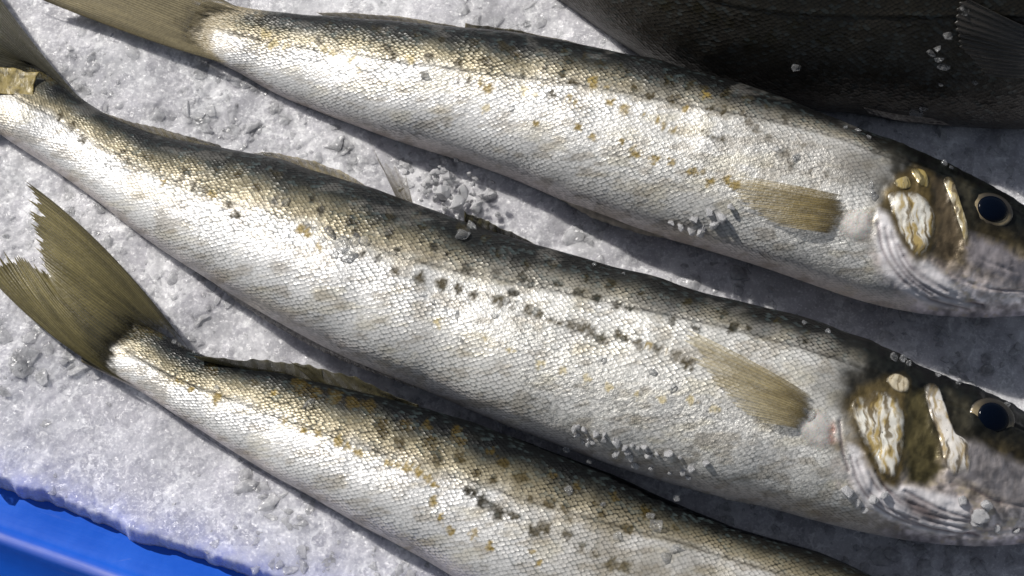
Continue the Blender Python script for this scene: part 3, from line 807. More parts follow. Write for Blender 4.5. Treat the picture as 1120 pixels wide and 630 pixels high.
def head_common(f, gill, top, folds, mem, plates_dark, dx, frostpolys):
    A = f.arr; px, py, a = A['px'], A['py'], A['a']; fr = A['front']
    nz, nzf = A['nz'], A['nzf']
    # head mask: everything ahead of the gill opening curve (x of the curve as a function of y)
    gx = np.interp(py, [q[1] for q in gill], [q[0] for q in gill])
    hm = sstep(-26, 16, px - gx + (nz - 0.5) * 50 + (nzf - 0.5) * 18)
    f.scale_amt = f.scale_amt * (1 - sstep(-45, 0, px - gx)) * (1 - 0.85 * sstep(-150, -60, px - gx + (nz - 0.5) * 60) * sstep(0.35, 0.05, a))
    f.frost = np.maximum(f.frost, 0.7 * sstep(-150, -60, px - gx) * sstep(0.3, 0.0, a) * (1 - hm) * A['front'])
    f.net = f.net * (1 - hm)
    hd = np.interp(a + (nz - 0.5) * 0.5, [-1.0, -0.72, -0.45, -0.1, 0.2, 0.45, 0.7], [0, 1, 2, 3, 4, 5, 6])
    tones = np.array([(0.40, 0.37, 0.42), (0.60, 0.56, 0.57), (0.50, 0.44, 0.42), (0.20, 0.16, 0.105), (0.055, 0.043, 0.022), (0.016, 0.014, 0.009), (0.006, 0.007, 0.006)])
    i0 = np.clip(np.floor(hd).astype(int), 0, 5); fr_ = (hd - i0)[..., None]
    hc = tones[i0] * (1 - fr_) + tones[i0 + 1] * fr_
    hc = hc * (0.45 + 1.1 * sstep(0.15, 0.85, nzf)[..., None]) * (0.75 + 0.5 * fbm(px / 3, py / 3, 2, 17)[..., None])
    gl = sstep(0.60, 0.75, fbm(px / 12, py / 8, 4, 19)) * hm * sstep(0.35, -0.1, a)
    f.disp = f.disp + 0.0009 * (fbm(px / 12, py / 16, 3, 23) - 0.5) * hm * A['front']
    hc = lerpc(hc, (0.50, 0.42, 0.30), 0.6 * gl)
    f.col = f.col * (1 - hm[..., None]) + hc * hm[..., None]
    f.silver = f.silver * (1 - hm) + (0.30 + 0.4 * sstep(0.5, 0.7, fbm(px / 10, py / 10, 3, 611))) * hm
    # dark nape behind the gill cover
    nb = sstep(60, 10, np.hypot((px - top[0]) / 1.0, (py - top[1]) / 0.7)) * fr
    f.col = lerpc(f.col, (0.055, 0.05, 0.04), 0.8 * nb * (0.4 + 0.8 * nz))
    # gill membrane with folds
    mm = inside(px, py, mem, 5) * fr
    mt = fbm(px / 18, py / 7, 4, 207)[..., None]
    f.col = f.col * (1 - 0.8 * mm[..., None]) + np.array((0.74, 0.72, 0.74)) * (0.55 + 0.8 * mt) * 0.8 * mm[..., None]
    f.silver = f.silver * (1 - 0.9 * mm)
    f.disp = f.disp + 0.0004 * mm
    for i, fo in enumerate(folds):
        cv = crom(fo, 60)
        d = dist_poly(px, py, cv)
        g = np.exp(-(d / 1.6) ** 2) * fr * (0.35 + 0.65 * sstep(0.3, 0.6, fbm(px / 25, py / 25, 2, 201 + i)))
        f.disp = f.disp - 0.00035 * g + 0.00016 * np.exp(-((d - 4) / 2.8) ** 2) * fr
        f.col = lerpc(f.col, (0.10, 0.065, 0.08), 0.65 * g)
    # sunken channels between the plates
    for pl, c, dep in plates_dark:
        m = inside(px + (nzf - 0.5) * 8, py + (nz - 0.5) * 8, pl, 7) * fr
        mo = 0.45 + 1.1 * fbm(px / 5, py / 11, 4, 409)[..., None]
        f.col = f.col * (1 - m[..., None]) + np.array(c) * mo * m[..., None]
        f.disp = f.disp - dep * m
    for pl, amt in frostpolys:
        m = inside(px, py, pl, 18) * fr
        f.frost = np.maximum(f.frost, amt * m * (0.5 + nz))
        f.scale_amt = f.scale_amt * (1 - 0.55 * m * amt)
        grit = m * amt * sstep(0.5, 0.72, fbm(px / 4.5, py / 4.5, 3, 77))
        f.col = f.col * (1 - 0.30 * grit[..., None])
    # irregular greyish mucus smears
    sm = sstep(0.56, 0.75, fbm(px / 30, py / 12, 5, 123)) * fr * (1 - hm)
    f.col = lerpc(f.col, (0.40, 0.38, 0.35), 0.16 * sm)


def head2(f):
    head_common(f, [(940, 380), (928, 430), (926, 480), (940, 540), (985, 600)], (925, 418),
                [[(930, 500), (940, 530), (962, 555), (1000, 573), (1050, 583)], [(944, 500), (957, 530), (980, 552), (1015, 568), (1055, 577)], [(958, 515), (972, 538), (996, 556), (1030, 566), (1062, 570)], [(990, 537), (1010, 548), (1036, 560), (1060, 566)], [(1040, 528), (1065, 535), (1090, 548), (1130, 556)], [(1030, 588), (1080, 580), (1130, 580)], [(937, 505), (950, 536), (970, 555), (1004, 568)], [(950, 500), (966, 530), (990, 548), (1024, 561)], [(965, 545), (985, 563), (1020, 577), (1070, 585)], [(918, 460), (921, 490), (928, 515)]],
                [(926, 484), (947, 495), (975, 531), (997, 531), (1048, 546), (1060, 562), (1051, 584), (1003, 579), (962, 563), (934, 538)],
                [([(926, 440), (940, 424), (968, 412), (990, 410), (998, 440), (996, 500), (980, 536), (962, 530), (944, 500)], (0.115, 0.085, 0.036), -0.0003),
                 ([(1036, 478), (1064, 484), (1130, 512), (1130, 560), (1090, 545), (1060, 530), (1034, 518)], (0.29, 0.265, 0.265), -0.0004),
                 ([(992, 430), (1010, 425), (1024, 476), (1032, 515), (1015, 532), (992, 528), (989, 480)], (0.085, 0.07, 0.03), 0.0008),
                 ([(1035, 425), (1060, 440), (1062, 480), (1048, 476)], (0.05, 0.045, 0.03), 0.0002),
                 ([(986, 545), (1005, 548), (1035, 565), (1020, 570), (995, 560)], (0.16, 0.13, 0.13), 0.0003),
                 ([(900, 466), (912, 464), (912, 484), (902, 482)], (0.36, 0.13, 0.08), 0.0)], 0,
                [([(560, 400), (700, 400), (860, 460), (900, 540), (840, 555), (700, 520), (600, 480)], 0.9), ([(470, 300), (560, 315), (640, 360), (620, 420), (520, 380)], 0.45)])


def head1(f):
    head_common(f, [(985, 150), (972, 195), (962, 240), (964, 300), (1010, 350)], (950, 185),
                [[(960, 245), (966, 275), (985, 303), (1015, 325), (1060, 338)], [(975, 255), (985, 285), (1005, 308), (1040, 326), (1075, 333)], [(990, 280), (1008, 300), (1035, 317)], [(1025, 285), (1045, 302), (1080, 315), (1120, 318)], [(1056, 270), (1075, 285), (1110, 298)], [(968, 250), (976, 280), (995, 305), (1025, 326)], [(982, 268), (996, 292), (1022, 312), (1052, 325)]],
                [(960, 228), (972, 236), (992, 277), (1018, 288), (1045, 312), (1060, 335), (1020, 335), (985, 318), (965, 296), (957, 262)],
                [([(966, 212), (978, 194), (1000, 182), (1018, 190), (1028, 240), (1020, 275), (1002, 288), (984, 262)], (0.10, 0.072, 0.028), -0.0003),
                 ([(1060, 255), (1100, 270), (1130, 290), (1130, 320), (1080, 300), (1058, 285)], (0.28, 0.255, 0.265), -0.0004),
                 ([(1020, 195), (1030, 197), (1042, 225), (1050, 250), (1054, 280), (1035, 290), (1020, 275), (1026, 245)], (0.10, 0.075, 0.045), 0.0008),
                 ([(1046, 196), (1062, 205), (1066, 250), (1056, 225)], (0.05, 0.045, 0.03), 0.0002)], 0,
                [([(770, 120), (900, 150), (950, 200), (930, 300), (820, 260), (740, 200)], 0.8), ([(560, 120), (760, 150), (800, 240), (700, 230), (560, 180)], 0.5)])
    A = f.arr
    f.col = lerpc(f.col, (0.30, 0.28, 0.25), 0.6 * inside(A['px'], A['py'], [(815, 125), (930, 150), (960, 195), (880, 200), (820, 165)], 20) * A['front'] * (0.3 + A['nzf']))


def head3(f):
    A = f.arr; px, py = A['px'], A['py']
    nz = A['nz']
    m = inside(px, py, [(92, 345), (112, 342), (120, 358), (112, 378), (98, 380), (90, 365)], 7) * A['front']
    f.col = lerpc(f.col, (0.11, 0.06, 0.02), 0.9 * m * (0.5 + A['nzf'])); f.scale_amt *= 1 - 0.6 * m
    # dull olive brown shoulder: shadow of the middle fish painted into the skin colour
    m = inside(px, py, [(560, 545), (660, 575), (820, 620), (960, 660), (960, 800), (700, 720), (620, 620)], 40) * A['front']
    f.col = lerpc(f.col, (0.20, 0.165, 0.10), 0.55 * m * (0.4 + nz)); f.frost = np.maximum(f.frost, 0.5 * m * nz)
    f.scale_amt *= 1 - 0.4 * m


def head4(f):
    f.silver = f.silver * 0 + 0.45; f.net = f.net * 0 + 0.55
    f.frost = np.maximum(f.frost, 0.15)


fish2 = make_fish(F2_UP, F2_LO, 'silver_fish', 'longest silver spotted fish across the middle', -19, 0.68, 0.0, 0.0025, F2_LAT, F2_SP, head2, zpts=([0, .45, 1], [0, 0, .007]), seed=1)
fish1 = make_fish(F1_UP, F1_LO, 'silver_fish', 'silver fish with golden spots lying above the middle fish, partly under the dark fish', -20, 0.68, 0.0, 0.003, F1_LAT, F1_SP, head1, zpts=([0, .5, 1], [0, 0, .016]), seed=2)
fish3 = make_fish(F3_UP, F3_LO, 'silver_fish', 'silver fish nearest the blue tub, its spread olive tail fin in full view', -14, 0.68, 0.0, 0.005, F3_LAT, F3_SP, head3, zpts=([0, .25, .6, 1], [0, 0, -.010, -.014]), seed=3)
fish4 = make_fish(F4_UP, F4_LO, 'dark_fish', 'dark brown shaded fish in the top right corner, leaning over the fish below', 28, 0.72, 0.007, 0.006, F4_LAT, F4_SP, head4, base='dark', seed=4)


# ------------------------------------------------------------------ head parts
def pearly(base, dark, warm, sx, sy, seed, rimc=(0.7, 0.68, 0.62)):
    def fn(px, py, r):
        wx = px + (fbm(px / 14, py / 14, 3, seed + 3) - 0.5) * 12 - (py - py.mean()) * 0.12
        n = fbm(wx / (sx * 0.6), py / sy, 4, seed); n2 = fbm(wx / 3.5, py / 17, 4, seed + 7)
        c = np.array(base) * (0.65 + 0.6 * n[..., None])
        m = sstep(0.44, 0.72, n2) * 0.95
        c = c * (1 - m[..., None]) + np.array(warm) * m[..., None]
        m = sstep(0.52, 0.70, fbm(wx / 4, py / 26, 4, seed + 19))
        c = c * (1 - 0.9 * m[..., None]) + np.array(dark) * 0.9 * m[..., None]
        e = sstep(0.74, 1.0, r + (fbm(px / 6, py / 6, 3, seed + 29) - 0.5) * 0.4) * np.where(px > px.mean() + 0.25 * (px.max() - px.min()), 0.25, 1.0)
        c = c * (1 - 0.85 * e[..., None]) + np.array((0.07, 0.05, 0.025)) * 0.85 * e[..., None]
        w_ = sstep(0.88, 0.95, r) * sstep(1.01, 0.97, r) * sstep(0.2, 0.4, (px - px.mean()) / (px.max() - px.min() + 1e-6))
        return c * (1 - 0.8 * w_[..., None]) + np.array(rimc) * 0.8 * w_[..., None]
    return fn


PEARL = ((0.96, 0.92, 0.82), (0.16, 0.11, 0.04), (0.50, 0.36, 0.12))
make_plate(fish2, 'gill_cover', [(930, 443), (944, 430), (964, 424), (983, 433), (991, 462), (988, 492), (979, 529), (967, 527), (950, 497), (937, 471)], 0.0006, pearly(*PEARL, 7, 26, 5), seed=1, label='pearly gold gill cover plate')
make_plate(fish2, 'gill_lobe', [(968, 415), (980, 408), (995, 416), (992, 430), (978, 428)], 0.0005, pearly((0.72, 0.63, 0.46), (0.2, 0.14, 0.06), (0.5, 0.38, 0.18), 9, 9, 9), nb=80, nrad=14)
make_plate(fish2, 'cheek_plate', [(1010, 421), (1024, 419), (1033, 440), (1046, 474), (1060, 486), (1060, 519), (1036, 517), (1026, 478), (1016, 452)], 0.0005, pearly((0.90, 0.85, 0.78), (0.12, 0.09, 0.05), (0.5, 0.38, 0.2), 12, 20, 14), seed=2)
make_plate(fish1, 'gill_cover', [(970, 212), (982, 207), (1003, 210), (1018, 223), (1024, 244), (1018, 268), (1008, 283), (998, 282), (983, 255), (973, 228)], 0.0006, pearly(*PEARL, 7, 22, 25), label='pearly gold gill cover plate')
make_plate(fish1, 'gill_lobe', [(976, 199), (992, 192), (997, 205), (985, 208)], 0.0004, pearly((0.5, 0.42, 0.24), (0.1, 0.08, 0.03), (0.4, 0.3, 0.1), 9, 9, 29), nb=80, nrad=12)
make_plate(fish1, 'gill_lobe', [(995, 184), (1012, 187), (1016, 206), (1004, 202)], 0.0004, pearly((0.5, 0.42, 0.24), (0.1, 0.08, 0.03), (0.4, 0.3, 0.1), 9, 9, 39), nb=80, nrad=12)
make_plate(fish1, 'cheek_plate', [(1031, 196), (1042, 195), (1051, 222), (1060, 252), (1058, 273), (1050, 250), (1041, 224)], 0.0005, pearly((0.66, 0.60, 0.46), (0.12, 0.09, 0.05), (0.45, 0.35, 0.16), 12, 20, 44))
make_eye(fish2, 1086, 457, 17)
make_eye(fish1, 1085, 229, 16)


# fleshy white pectoral base
def flesh(px, py, r):
    n = fbm(px / 8, py / 8, 3, 91)
    c = np.array([0.62, 0.59, 0.56]) * (0.6 + 0.6 * n[..., None])
    e = sstep(0.5, 1.0, r + (n - 0.5)) * sstep(0.15, -0.25, (px - px.mean()) / (px.max() - px.min()))
    return c * (1 - 0.85 * e[..., None]) + np.array([0.05, 0.04, 0.02]) * 0.85 * e[..., None]


make_plate(fish2, 'pectoral_base', [(866, 470), (876, 452), (894, 442), (912, 452), (916, 478), (904, 498), (884, 496), (870, 484)], 0.0013, flesh, nb=80, nrad=18, power=1.6, mat=M_FLESH)
make_plate(fish1, 'pectoral_base', [(908, 250), (918, 230), (940, 221), (960, 230), (960, 252), (944, 268), (922, 266)], 0.0013, flesh, nb=80, nrad=18, power=1.6, mat=M_FLESH)


def on(f, pts, lift):
    return [surf_or(f, x, y, l, 0.02) for (x, y), l in zip(pts, lift if hasattr(lift, '__len__') else [lift] * len(pts))]


def fin_on(f, name, base, tip, lb, lt, **kw):
    return make_fin(f.root, name, on(f, base, lb), on(f, tip, lt), **kw)


GOLD = dict(col_root=(0.24, 0.18, 0.07), col_tip=(0.62, 0.52, 0.28), dark_root=0.45, root_fade=0.14)
fin_on(fish2, 'pectoral_fin', [(892, 437), (890, 447), (884, 459), (874, 470)], [(750, 361), (745, 374), (755, 394), (775, 418), (798, 440), (828, 462)], 0.0014, 0.0012, nray=19, alpha=(0.22, 0.74), bow=0.0016, ragged=0.16, seed=3, **GOLD)
fin_on(fish1, 'pectoral_fin', [(924, 216), (925, 229), (921, 243), (912, 256)], [(806, 193), (790, 203), (800, 218), (826, 234), (850, 246)], 0.0014, 0.0012, nray=19, alpha=(0.22, 0.74), bow=0.0014, ragged=0.16, seed=4, dark_root=0.6, root_fade=0.14, col_root=(0.20, 0.145, 0.045), col_tip=(0.52, 0.40, 0.15))
# caudal fins
OL_R = (0.060, 0.052, 0.018); OL_T = (0.22, 0.185, 0.085)


def zpt(pts, z):
    z = z if hasattr(z, '__len__') else [z] * len(pts)
    return [at(x, y, q) for (x, y), q in zip(pts, z)]




def tail_base(f, pts, lift=0.0005):
    return [surf_or(f, x, y, lift, 0.0075) for x, y in pts]


make_fin(fish3.root, 'tail_fin', tail_base(fish3, [(212, 390), (186, 374), (160, 362), (148, 366), (138, 376), (130, 388), (127, 400), (132, 411), (156, 425)]),
         zpt([(26, 197), (28, 215), (32, 240), (37, 262), (42, 284), (50, 298), (40, 290), (20, 278), (4, 272), (-14, 277), (-24, 290)], [.014, .013, .012, .0115, .010, .0095, .0095, .0105, .0110, .011, .011]),
         mid=zpt([(118, 258), (100, 290), (90, 310), (84, 320), (80, 330), (70, 345), (66, 358), (50, 362), (60, 385)], [.013, .014, .014, .014, .014, .0135, .013, .012, .010]),
         nray=48, col_root=(0.045, 0.038, 0.012), col_tip=(0.27, 0.225, 0.09), alpha=(0.95, 1.0), ragged=0.11, bow=0.0, ripple=0.0014, edge_dark=0.5, dark_root=0.35, root_fade=0.22, seed=11, nl=120)
make_fin(fish1.root, 'tail_fin', tail_base(fish1, [(275, 16), (252, 14), (234, 20), (224, 34), (226, 48), (238, 60), (258, 72)]),
         zpt([(95, -75), (85, -60), (75, -45), (80, -30), (70, -22), (50, -14), (36, -8), (20, -12)], .011),
         mid=zpt([(185, -30), (165, -14), (150, -4), (145, 4), (140, 16), (140, 30), (150, 44)], [.012, .013, .013, .013, .013, .012, .0105]),
         nray=40, col_root=(0.33, 0.28, 0.17), col_tip=(0.30, 0.25, 0.14), alpha=(0.95, 1.0), ragged=0.08, bow=0.0, ripple=0.001, edge_dark=0.75, dark_root=0.1, root_fade=0.25, seed=12, nl=90)
make_fin(fish2.root, 'tail_fin', tail_base(fish2, [(104, 126), (76, 104), (50, 76), (28, 78), (8, 92), (-6, 112), (-12, 136)]),
         zpt([(-40, -60), (-50, -35), (-60, -5), (-72, 20), (-80, 50), (-95, 70), (-110, 85), (-120, 95)], .012),
         mid=zpt([(38, 58), (14, 40), (-10, 46), (-30, 62), (-45, 80), (-60, 105), (-60, 122)], [.010, .012, .013, .013, .013, .012, .011]),
         nray=40, col_root=(0.03, 0.028, 0.014), col_tip=(0.07, 0.06, 0.028), alpha=(0.97, 1.0), ragged=0.08, bow=0.0, ripple=0.001, edge_dark=0.35, root_fade=0.22, seed=13, nl=90)
TAN = dict(col_root=(0.16, 0.13, 0.06), col_tip=(0.50, 0.42, 0.24))


def edge_fin(f, name, base, tip, db, dt, **kw):
    """fin rooted along an edge of the body: depth taken from the spine there"""
    def z(p):
        i = np.argmin(np.hypot(f.c[:, 0] - p[0], f.c[:, 1] - p[1])); return f.zc[i]
    B_ = [at(x, y, z((x, y)) + db) for x, y in base]; T_ = [at(x, y, z((x, y)) + (dt if not hasattr(dt, '__len__') else dt[k])) for k, (x, y) in enumerate(tip)]
    return make_fin(f.root, name, B_, T_, **kw)


# dorsal fins of the middle fish
edge_fin(fish2, 'dorsal_fin', [(112, 130), (160, 148), (205, 158), (246, 165)], [(96, 116), (140, 131), (185, 142), (238, 157)], 0.001, 0.003, nray=16, alpha=(0.6, 0.95), ragged=0.15, seed=21, col_root=(0.05, 0.045, 0.025), col_tip=(0.22, 0.18, 0.09))
edge_fin(fish2, 'dorsal_fin', [(296, 178), (330, 188), (365, 200), (410, 213)], [(276, 167), (296, 166), (330, 172), (366, 183), (404, 206)], 0.001, 0.005, nray=14, alpha=(0.55, 0.95), ragged=0.12, seed=22, **TAN)
edge_fin(fish2, 'dorsal_fin', [(436, 222), (441, 224), (447, 226), (453, 229)], [(404, 150), (411, 170), (424, 178), (442, 184)], 0.001, (0.016, 0.012, 0.011, 0.010), nray=5, per=9, alpha=(0.15, 0.75), ragged=0.35, seed=23, col_root=(0.10, 0.08, 0.03), col_tip=(0.34, 0.27, 0.12))
edge_fin(fish2, 'dorsal_fin', [(508, 250), (535, 259), (565, 268), (594, 276)], [(508, 231), (528, 237), (556, 251), (592, 271)], 0.0, 0.007, nray=10, alpha=(0.8, 0.95), ragged=0.15, seed=24, col_root=(0.03, 0.028, 0.015), col_tip=(0.12, 0.105, 0.05))
edge_fin(fish1, 'dorsal_fin', [(362, 20), (410, 25), (460, 31), (512, 38)], [(346, 14), (390, 14), (440, 18), (505, 29)], 0.001, 0.004, nray=16, alpha=(0.7, 0.95), ragged=0.1, seed=25, col_root=(0.10, 0.085, 0.045), col_tip=(0.55, 0.48, 0.32))
edge_fin(fish1, 'dorsal_fin', [(508, 36), (560, 42), (620, 51), (705, 72)], [(509, 25), (562, 32), (625, 45), (706, 68)], 0.001, 0.004, nray=16, alpha=(0.8, 0.95), ragged=0.12, seed=26, col_root=(0.05, 0.045, 0.03), col_tip=(0.26, 0.22, 0.12))
# dorsal fin of the bottom fish folded over its back
edge_fin(fish3, 'dorsal_fin', [(226, 396), (270, 408), (310, 417), (356, 425)], [(212, 390), (250, 391), (290, 391), (322, 392), (352, 404)], 0.004, 0.009, nray=9, per=8, alpha=(0.8, 0.95), ragged=0.2, seed=27, col_root=(0.03, 0.027, 0.014), col_tip=(0.15, 0.13, 0.065))
edge_fin(fish3, 'dorsal_fin', [(352, 424), (385, 434), (420, 443), (460, 452)], [(316, 395), (350, 401), (385, 410), (425, 426), (457, 443)], 0.004, 0.009, nray=8, per=8, alpha=(0.8, 0.95), ragged=0.22, seed=28, col_root=(0.03, 0.027, 0.014), col_tip=(0.15, 0.13, 0.065))
# anal and pelvic fins
edge_fin(fish2, 'anal_fin', [(240, 305), (300, 341), (370, 380), (452, 414)], [(236, 312), (292, 352), (362, 390), (456, 426)], -0.004, -0.009, nray=26, alpha=(0.5, 0.85), ragged=0.08, seed=31, col_root=(0.46, 0.42, 0.39), col_tip=(0.50, 0.46, 0.42))
edge_fin(fish3, 'anal_fin', [(168, 434), (240, 480), (330, 532), (420, 584)], [(166, 440), (236, 486), (326, 540), (418, 590)], -0.003, -0.007, nray=26, alpha=(0.5, 0.85), ragged=0.08, seed=33, col_root=(0.40, 0.38, 0.40), col_tip=(0.42, 0.42, 0.48))
edge_fin(fish1, 'pelvic_fin', [(606, 206), (660, 228), (700, 240), (744, 254)], [(604, 212), (650, 240), (700, 256), (748, 262)], -0.003, -0.007, nray=12, alpha=(0.9, 0.98), ragged=0.1, seed=34, col_root=(0.42, 0.36, 0.31), col_tip=(0.50, 0.44, 0.36))
edge_fin(fish2, 'pelvic_fin', [(768, 534), (800, 541), (840, 550)], [(764, 537), (800, 547), (842, 556)], -0.003, -0.006, nray=10, alpha=(0.9, 0.98), ragged=0.1, seed=35, col_root=(0.5, 0.45, 0.42), col_tip=(0.5, 0.46, 0.42))
edge_fin(fish4, 'pelvic_fin', [(945, 118), (980, 125), (1020, 130)], [(950, 124), (985, 133), (1040, 137)], -0.004, -0.008, nray=10, alpha=(0.9, 0.98), ragged=0.1, seed=36, col_root=(0.05, 0.045, 0.045), col_tip=(0.08, 0.07, 0.07))
fin_on(fish4, 'pectoral_fin', [(1150, 40), (1150, 60), (1148, 80)], [(1050, -6), (1040, 20), (1052, 55), (1075, 80)], 0.001, 0.0015, nray=14, alpha=(0.6, 0.95), bow=0.002, ragged=0.08, seed=37, col_root=(0.03, 0.03, 0.03), col_tip=(0.09, 0.08, 0.07))
# torn fin flap lying on the tail of the middle fish
U_, V_ = np.meshgrid(np.linspace(0, 1, 60), np.linspace(0, 1, 34), indexing='ij')
qx = -34 + U_ * 76 - V_ * 7 * U_ + (fbm(V_ * 4, U_ * 3, 3, 5) - 0.5) * 5; qy = 70 + 9 * U_ + V_ * (30 - 4 * U_) + (fbm(U_ * 5, V_ * 2, 3, 6) - 0.5) * 4
X = at(qx, qy, 0.0124 + 0.0007 * fbm(U_ * 3, V_ * 2, 2, 8))
n_ = fbm(qx / 7, qy / 7, 4, 15)[..., None]; m_ = sstep(0.55, 0.68, fbm(qx / 6, qy / 6, 3, 16))[..., None]
c_ = np.array([0.36, 0.28, 0.10]) * (0.5 + n_) * (1 - 0.75 * m_) + np.array([0.06, 0.045, 0.01]) * m_
fl = mesh_obj('fin_scrap', X, grid_faces(60, 34), M_FIN, None, True, np.concatenate([c_, np.ones_like(m_)], -1), dict(ray=n_[..., 0]))
md = fl.modifiers.new('thickness', 'SOLIDIFY'); md.thickness = 0.0003
tag(fl, 'small golden brown fin scrap stuck on the tail of the middle fish', 'fin scrap')

# ------------------------------------------------------------------ tub rim
E0 = at(0, 527, -0.004); E1 = at(280, 628, -0.004)
ED = E1 - E0; ED[2] = 0; ED /= np.linalg.norm(ED)
EN = np.array([ED[1], -ED[0], 0.0])
if EN[1] > 0: EN = -EN
prof = [(-0.050, -0.075), (-0.0445, -0.045), (-0.040, -0.018), (-0.036, -0.010), (-0.030, -0.0068), (-0.015, -0.0058), (0.0, -0.0060), (0.008, -0.0066), (0.0125, -0.0066), (0.0150, -0.0056), (0.0168, -0.0049), (0.0185, -0.0056), (0.0205, -0.0085), (0.024, -0.0125), (0.031, -0.019), (0.040, -0.029), (0.046, -0.042), (0.0475, -0.060), (0.046, -0.075)]
pr = crom(prof, 130)
sl = np.linspace(-0.30, 0.42, 300)
wob = (fbm(sl * 22, sl * 0, 3, 5) - 0.5) * 0.0012
X = E0[None, None] * np.array([1, 1, 0]) + ED * sl[:, None, None] + EN * (pr[None, :, 0] + wob[:, None])[..., None] + np.array([0, 0, 1.0]) * (pr[None, :, 1])[..., None]
rim_glint = np.exp(-((pr[:, 0] - 0.0168) / 0.0012) ** 2)[None] * (0.35 + 0.9 * fbm(sl * 60, sl * 0, 3, 8))[:, None]  # mask of the painted highlight that runs along the rim ridge
uvt = np.stack([np.repeat(sl[:, None], len(pr), 1), np.repeat(np.r_[0, np.cumsum(np.linalg.norm(np.diff(pr, axis=0), axis=1))][None], len(sl), 0)], -1)
tub = mesh_obj('plastic_tub', X, grid_faces(len(sl), len(pr)), M_TUB, None, True, None, dict(rim_glint=rim_glint), uvt)
sm = tub.modifiers.new('thickness', 'SOLIDIFY'); sm.thickness = 0.002; sm.offset = -1
tag(tub, 'scuffed bright blue plastic tub rim in the bottom left corner holding the ice', 'tub')

# ------------------------------------------------------------------ crushed ice
gx = np.arange(-0.27, 0.29, 0.00048); gy = np.arange(-0.20, 0.25, 0.00048)
GX, GY = np.meshgrid(gx, gy)


def ice_height(x, y):
    wx = x + (fbm(x * 90, y * 90, 3, 3) - 0.5) * 0.010; wy = y + (fbm(x * 90, y * 90, 3, 4) - 0.5) * 0.010
    h = 0.0028 + (fbm(x * 22, y * 22, 3, 1) - 0.5) * 0.008
    f1, f2, cid, dx, dy = voro(wx * 95, wy * 95, 31)
    e = sstep(0.0, 0.4, f2 - f1)
    h = h + (cid - 0.5) * 0.0007 * e + (dx * (cid - 0.5) + dy * ((cid * 7.3) % 1 - 0.5)) * 0.0015 * e
    f1, f2, cid, dx, dy = voro(wx * 270 + 5, wy * 270, 37)
    e = sstep(0.0, 0.3, f2 - f1)
    msk = 0.35 + 0.9 * sstep(0.35, 0.65, fbm(x * 40, y * 40, 2, 55))
    h = h + msk * ((cid - 0.5) * 0.0002 + (dx * ((cid * 3.7) % 1 - 0.5) + dy * ((cid * 7.3) % 1 - 0.5)) * 0.0006) * e
    h = h + msk * (fbm(x * 800, y * 800, 3, 61) - 0.5) * 0.0003
    q = (x - E0[0]) * EN[0] + (y - E0[1]) * EN[1]          # distance past the ice edge on the tub
    al = (x - E0[0]) * ED[0] + (y - E0[1]) * ED[1]
    qe = q + (fbm(al * 60, al * 0, 4, 71) - 0.5) * 0.005 + (fbm(x * 300, y * 300, 3, 72) - 0.5) * 0.0014
    near = sstep(-0.05, -0.004, q)
    h = h * (1 - 0.4 * near) - 0.001 * near
    h = np.where(qe > -0.0005, h - 0.020 * np.clip((qe + 0.0005) / 0.0042, 0, 1.6) ** 2.2, h)
    return h, qe


HZ, QE = ice_height(GX, GY)
tint = np.clip(0.45 * np.exp(-np.clip(-QE, 0, 1) / 0.0055) * (0.25 + 1.1 * fbm(GX * 300, GY * 300, 3, 81)) + 0.10 * np.exp(-np.clip(-QE, 0, 1) / 0.03), 0, 0.75)  # blue of the tub bouncing and showing through the ice edge, painted in
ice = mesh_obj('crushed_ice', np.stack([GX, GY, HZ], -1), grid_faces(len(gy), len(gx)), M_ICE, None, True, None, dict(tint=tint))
tag(ice, 'bed of wet grey white crushed ice under the fish', 'ice', kind='structure')

# loose grains over the bed, too many to count
NG = 3800
gxr = rng.uniform(-0.205, 0.205, NG * 2); gyr = rng.uniform(-0.14, 0.155, NG * 2)
den = fbm(gxr * 38, gyr * 38, 3, 90)
qd = (gxr - E0[0]) * EN[0] + (gyr - E0[1]) * EN[1]
keep = (rng.random(NG * 2) < 0.05 + 0.75 * sstep(0.42, 0.66, den)) & (qd < 0.003)
gxr = gxr[keep][:NG]; gyr = gyr[keep][:NG]
gz, gqe = ice_height(gxr, gyr)
ok = gqe < 0.0005
gxr, gyr, gz, gqe = gxr[ok], gyr[ok], gz[ok], gqe[ok]
VV, FF, TT = [], [], []
protos = [lump(ICO2[0], rng, 16, 0.45) for _ in range(30)]
off = 0
for x, y, z, qq in zip(gxr, gyr, gz, gqe):
    s_ = 0.0008 + 0.0052 * rng.random() ** 2.2
    v = (protos[rng.integers(30)] @ rotm(rng).T * s_ * np.array([1, 1, 0.36])) + np.array([x, y, z - s_ * 0.17])
    VV.append(v); FF.append(ICO2[1] + off); off += len(v)
    TT.append(np.full(len(v), 0.30 * math.exp(-max(-qq, 0) / 0.006)))  # grains near the rim get the same painted blue light
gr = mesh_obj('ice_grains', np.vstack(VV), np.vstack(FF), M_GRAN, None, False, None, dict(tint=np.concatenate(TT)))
tag(gr, 'fine loose ice grains scattered over the crushed ice bed', 'ice grains', kind='stuff')

# ------------------------------------------------------------------ loose ice on the fish
CH = []
for i in range(10):
    r_ = np.random.default_rng(500 + i)
    CH.append(lump(ICO3[0], r_, 16, 0.5))
ch_meshes = []
for i, v in enumerate(CH):
    o = mesh_obj('ice_chunk', v, ICO3[1], M_CLEAR, smooth=i % 2 == 0)
    ch_meshes.append(o.data); COL.objects.unlink(o); bpy.data.objects.remove(o)


frost_meshes = []
for m_ in ch_meshes:
    f_ = m_.copy(); f_.materials.clear(); f_.materials.append(M_GRAN); frost_meshes.append(f_)


